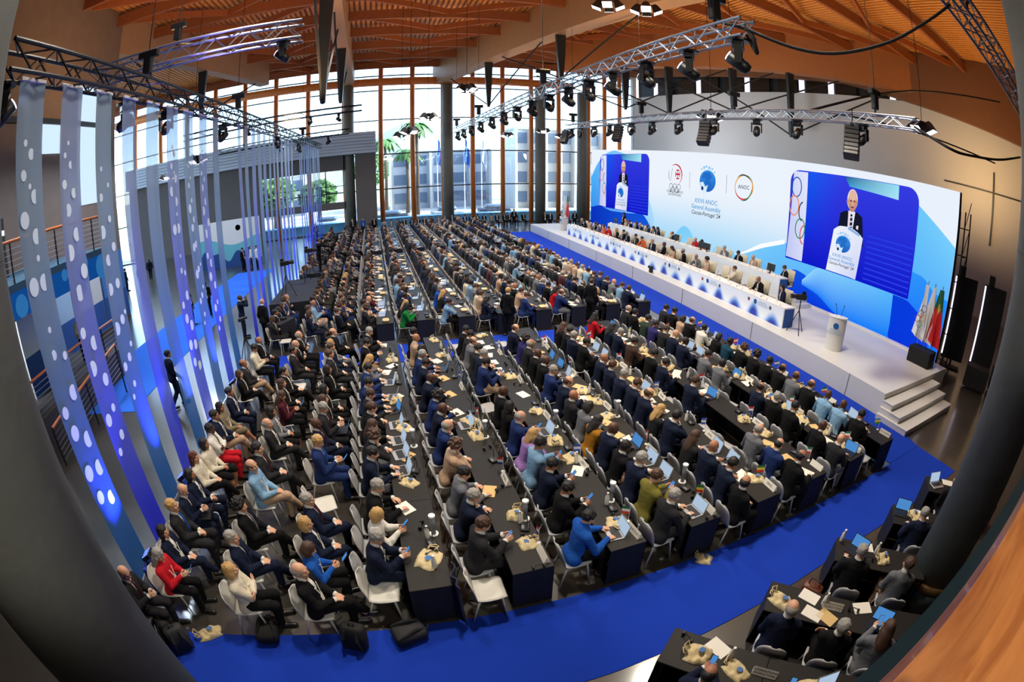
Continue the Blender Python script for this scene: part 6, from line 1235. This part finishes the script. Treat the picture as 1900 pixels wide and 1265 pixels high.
def railing(x, y0, y1, z, lab, sag=0.):
    t = thing('railing', lab, 'railing', (x,y0,z)); L = y1-y0; MB().tube([(0,0,1.08),(0,L,1.08+sag)], .045, 8).build('handrail', M_ORANGE, t)
    n = int(L/1.1)
    for k in range(n+1): MB().box(-.02,.02,L*k/n-.02,L*k/n+.02,0,1.05+sag*k/n).build('baluster', M_STEEL, t)
    for k in range(6): MB().tube([(0,0,.14+k*.15),(0,L,.14+k*.15+sag)], .010, 5).build('rail_bar', M_ALU, t)
railing(-10.05, 4, 15.5, 4.7, 'railing with orange wooden handrail on the upper gallery'); railing(-10.35, 7, 15.5, 1.0, 'railing with orange wooden handrail on the lower gallery')
railing(-9.3, 9.0, 13.5, .0, 'railing of the ramp in front of the lower gallery', .6)
for y, m_ in ((6.2,0),(9.0,1),(12.2,0)):
    t = thing('poster_panel', 'large blue poster with bubbles under the upper gallery, %s' % ('by the steel post' if y < 7 else 'behind the person in green' if y < 10 else 'towards the window wall'), 'poster', (-11.8,y,1.0), 0, 'posters on the gallery'); MB().box(-.05,.05,-1.1,1.1,0,2.5).build('board', M_WHITE, t); MB().box(.052,.058,-1.08,1.08,.02,1.3).build('blue_print', M_NAVY, t)
    MB().lathe([(0,0),(.32,0)], 20, Matrix.Translation((.0605,.2,1.0)) @ Matrix.Rotation(math.pi/2,4,'Y')).build('bubble_print', mat('print_sky_%d' % int(y), rgb(90,170,220), .6), t)
ck = thing('chequered_panel', 'black and white chequered wall panel on the upper gallery', 'panel', (-13.6,11.9,4.7)); MB().box(-.05,.05,-1,1,0,2.0).build('board', M_RUBBER, ck)
for i in range(10):
    for j in range(10):
        if rnd.random() < .5: MB().box(.051,.058,-1+i*.2+.01,-1+i*.2+.19,j*.2+.01,j*.2+.19).build('tile', M_WHITE if (i+j) % 3 else M_SLATW, ck)
for k, (x, y) in enumerate(((-10.6,6.4),(-10.6,13.4))): tag(MB().lathe([(.09,1.0),(.09,3.9)], 12).build('gallery_post', M_ALU, None, True), 'slim round steel post under the upper gallery, %s' % ('nearer one','farther one')[k], 'post').location = (x,y,0)
for k, (y, c) in enumerate(((17.4,(150,176,200)),(20.4,(196,196,190)),(23.2,(60,110,170)))):
    t = thing('poster_panel', ('pale blue event poster on the brown side wall, first past the gallery','cream event poster with emblem on the brown side wall, second past the gallery','deep blue poster on the brown side wall, third past the gallery')[k], 'poster', (-15.13,y,.2), 0, 'posters on the side wall'); MB().box(-.05,.05,-1.3,1.3,0,3.6).build('board', mat('poster_tone_%d' % k, rgb(*c), .6), t); MB().box(.052,.058,-1.28,1.28,.02,1.5).build('blue_print', M_NAVY, t)
    MB().lathe([(0,0),(.3,0)], 20, Matrix.Translation((.0605,-.4,2.6)) @ Matrix.Rotation(math.pi/2,4,'Y')).build('printed_emblem', mat('poster_emblem_%d' % k, rgb(70,130,200), .6), t)
# wave poster wall near the portal
wp = thing('poster_wall', 'pale poster wall with printed blue waves beyond the banners', 'poster', (-14.5,36.4,0)); MB().box(0,5.2,0,.15,0,3.6).build('board', M_WHITE, wp)
V = [(5.2*i/30,-.005,.0) for i in range(31)]+[(5.2*i/30,-.005,1.0+.35*math.sin(i*.35)+.2*math.sin(i*.8)) for i in range(31)]; MB().add(V, [(i,i+1,i+32,i+31) for i in range(30)]).build('wave_print', M_NAVY, wp)
V = [(5.2*i/30,-.003,.0) for i in range(31)]+[(5.2*i/30,-.003,2.0+.3*math.sin(i*.22+1)) for i in range(31)]; MB().add(V, [(i,i+1,i+32,i+31) for i in range(30)]).build('wave_print', mat('print_aqua', rgb(110,190,205), .6), wp)
MB().lathe([(0,0),(.22,0)], 16, Matrix.Translation((3.4,-.008,2.95)) @ Matrix.Rotation(math.pi/2,4,'X')).build('printed_emblem', mat('print_emb', rgb(60,120,190), .6), wp)
# ---------------------------------------------------------------- outside the windows
g = MB().box(-120,120,50.6,190,-.4,-.05).box(-120,-31.6,-20,50.6,-.4,-.05).build('ground_outside', M_RUBBLE); struct(g)
hl = MB(); n, m = 40, 10; V = []
for j in range(m):
    for i in range(n): x = -150+300*i/(n-1); y = 120+j*9; V.append((x, y, -1+(14+9*math.sin(x*.03+1)+5*math.sin(x*.11))*math.sin(min(1,j/(m-2))*math.pi/2)))
hl.add(V, [(j*n+i,j*n+i+1,(j+1)*n+i+1,(j+1)*n+i) for j in range(m-1) for i in range(n-1)]); struct(hl.build('hill', mat('hill_green', rgb(150,165,140), .9, noise=(.12,.5)), smooth=True))
M_LEAF = mat('leaf_green', rgb(70,110,48), .7, noise=(1.5,.5)); M_BARK = mat('bark', rgb(90,74,60), .9); M_BLD = mat('facade_white', rgb(196,192,184), .8); M_BLDG = mat('facade_grey', rgb(170,174,180), .7); M_PANEO = mat('facade_glass', rgb(100,116,136), .2)
def tree(x, y, h, r, lab):
    t = thing('tree', lab, 'tree', (x,y,-.05), group='trees outside'); MB().tube([(0,0,0),(.1,0,h*.5),(0,.1,h*.75)], [.28,.2,.12], 8).build('trunk', M_BARK, t, True); V, F = [], []
    for k in range(900):
        th, ph = rnd.uniform(0,6.28), math.acos(rnd.uniform(-1,1)); rr = r*rnd.uniform(.55,1); c = Vector((rr*math.sin(ph)*math.cos(th), rr*math.sin(ph)*math.sin(th), h*.78+rr*.8*math.cos(ph))); u = Vector((rnd.gauss(0,1),rnd.gauss(0,1),rnd.gauss(0,1))).normalized()*.42; w = u.orthogonal().normalized()*.26; o = len(V); V += [c-u,c+w,c+u,c-w]; F.append((o,o+1,o+2,o+3))
    MB().add(V,F).build('foliage', M_LEAF, t)
for k, (x, y, h, r) in enumerate(((-14,64,6,3),(-7.5,60,5,2.4),(-20,70,7,3.4),(-1,93,9,4),(30,90,9,4),(-36,80,8,4))): tree(x,y,h,r,'leafy green tree outside the window wall, %s of the outdoor trees' % ORD[k+1])
def palm(x, y, h, lab):
    t = thing('palm_tree', lab, 'tree', (x,y,-.05), group='palms outside'); MB().tube([(0,0,0),(.15,0,h*.5),(0,.1,h)], [.3,.22,.2], 8).build('trunk', M_BARK, t, True)
    for k in range(16):
        a = k*2.4; L = rnd.uniform(2.0,2.8); up = rnd.uniform(.1,1.2); P = [Vector((math.cos(a)*L*s, math.sin(a)*L*s, h+up*s*2-(1.6+up)*s*s*1.3)) for s in (0,.25,.5,.75,1)]; V, F = [], []; sd = Vector((-math.sin(a),math.cos(a),0))
        for i, p in enumerate(P): w = (.12,.42,.45,.3,.05)[i]; V += [p-sd*w-Vector((0,0,w*.4)), p, p+sd*w-Vector((0,0,w*.4))]
        for i in range(4): F += [(3*i,3*i+1,3*i+4,3*i+3),(3*i+1,3*i+2,3*i+5,3*i+4)]
        MB().add(V,F).build('frond', M_LEAF, t)
palm(5.3,66,12.5,'tall palm outside, seen beside the round concrete column'); palm(4.2,70,9,'shorter palm outside, behind the tall one'); palm(1.2,74,11,'palm outside by the pale building')
def building(x, y, w, d, h, lab, fl=3, m=None, nw=6):
    t = thing('building', lab, 'building', (x,y,-.05)); MB().box(-w/2,w/2,0,d,0,h).build('wall', m or M_BLD, t); MB().box(-w/2-.2,w/2+.2,-.2,d,h,h+.35).build('roof', M_BLDG, t)
    for f in range(fl):
        for k in range(nw): xx = -w/2+w*(k+.5)/nw; z = .9+f*h/fl; MB().box(xx-w/nw*.32,xx+w/nw*.32,-.06,.02,z,z+h/fl*.55).build('window', M_PANEO, t)
    for k in range(nw+1): xx = -w/2+w*k/nw; MB().box(xx-.18,xx+.18,-1.1,0,0,h).build('fin', M_BLD, t)
building(10,78,16,8,9,'grey building with pale vertical fins outside the middle windows',3,M_BLDG,5); building(27,70,14,8,12,'white sunlit building with fins outside the end windows',4,None,6); building(-22,86,18,9,7,'low white houses outside beyond the portal',2,None,7)
for k, (x, y, c) in enumerate(((7.6,62,(60,110,190)),(10.9,61,(70,120,200)),(13.2,61.5,(220,224,230)))):
    t = thing('outdoor_flag', 'tall flagpole outside with hanging %s flag, %s of three' % (('blue','pale blue','white')[k], ORD[k+1]), 'flag', (x,y,-.05), group='flagpoles outside'); MB().tube([(0,0,0),(0,0,10.5)], .06, 8).build('pole', M_WHITE, t)
    V = [(.06+.10*i+.1*math.sin(i+j*.6),.12*math.sin(i*1.5+j*.5),10.2-j*.42-.28*i) for j in range(8) for i in range(7)]; MB().add(V, [(j*7+i,j*7+i+1,j*7+i+8,j*7+i+7) for j in range(7) for i in range(6)]).build('cloth', mat('outdoor_flag_%d' % k, rgb(*c), .8), t)
def car(x, y, c, lab):
    t = thing('car', lab, 'car', (x,y,-.05), 0, 'cars parked outside'); m = mat('car_paint', rgb(*c), .25); MB().rbox(0,0,.62,4.2,1.7,.62,.3).build('body', m, t, True); MB().rbox(-.1,0,1.15,2.3,1.5,.55,.35).build('cabin', M_PANEO, t, True)
    for a in (-1.3,1.3):
        for s in (-1,1): MB().lathe([(0,-.1),(.33,-.1),(.33,.1),(0,.1)], 14, Matrix.Translation((a,s*.8,.33)) @ Matrix.Rotation(math.pi/2,4,'X')).build('wheel', M_RUBBER, t)
for k, (x, y, c) in enumerate(((1.5,58,(40,44,50)),(8.4,59,(170,172,176)),(14.5,60,(60,64,80)),(-6,57,(200,200,204)))): car(x,y,c,('dark car parked outside by the log mullions','silver car parked outside behind the round column','blue-grey car parked outside the middle windows','white car parked outside the portal doorway')[k])
pool = MB().box(-30,32,52.6,54.2,-.04,.9).build('glass_balustrade', mat('pool_blue', rgb(110,180,220), .3)); tag(pool, 'pale blue low wall outside along the foot of the windows', 'wall')
# ---------------------------------------------------------------- gallery rail under the camera
gf = MB().box(-6,9.5,-5.4,.04,4.0,4.395).build('floor_gallery', M_WALLB); struct(gf)
light('gallery_strip', 'AREA', (-12.5,9.5,3.85), 160., (.85,.92,1.), 1.2)  # added fill under the upper deck to brighten the lower gallery
rl = thing('gallery_rail', 'pine handrail with dark teal panel at the edge of the upper gallery', 'railing', (0,0,0), math.radians(1.0))
b = MB(); pr = [(-.30,5.17),(-.28,5.235),(-.22,5.26),(-.05,5.26),(.008,5.235),(.022,5.18),(.012,5.13),(-.28,5.13)]; n = len(pr); V = [(x,y,z) for x in (-6,9.5) for y, z in pr]; b.add(V, [tuple(reversed(range(n))), tuple(range(n,2*n))]+[(i,(i+1)%n,n+(i+1)%n,n+i) for i in range(n)]); b.build('handrail', M_RAIL, rl)
MB().box(-6,9.5,-.02,.052,4.55,5.125).build('panel', M_TEAL, rl); MB().box(-6,9.5,-.06,.075,4.40,4.56).build('bottom_rail', M_TEAL, rl)
for k in range(9): MB().lathe([(0,0),(.014,0),(.012,.012),(0,.014)], 8, Matrix.Translation((.6+k*.9,.076,4.48)) @ Matrix.Rotation(-math.pi/2,4,'X')).build('bolt', M_ALU, rl)
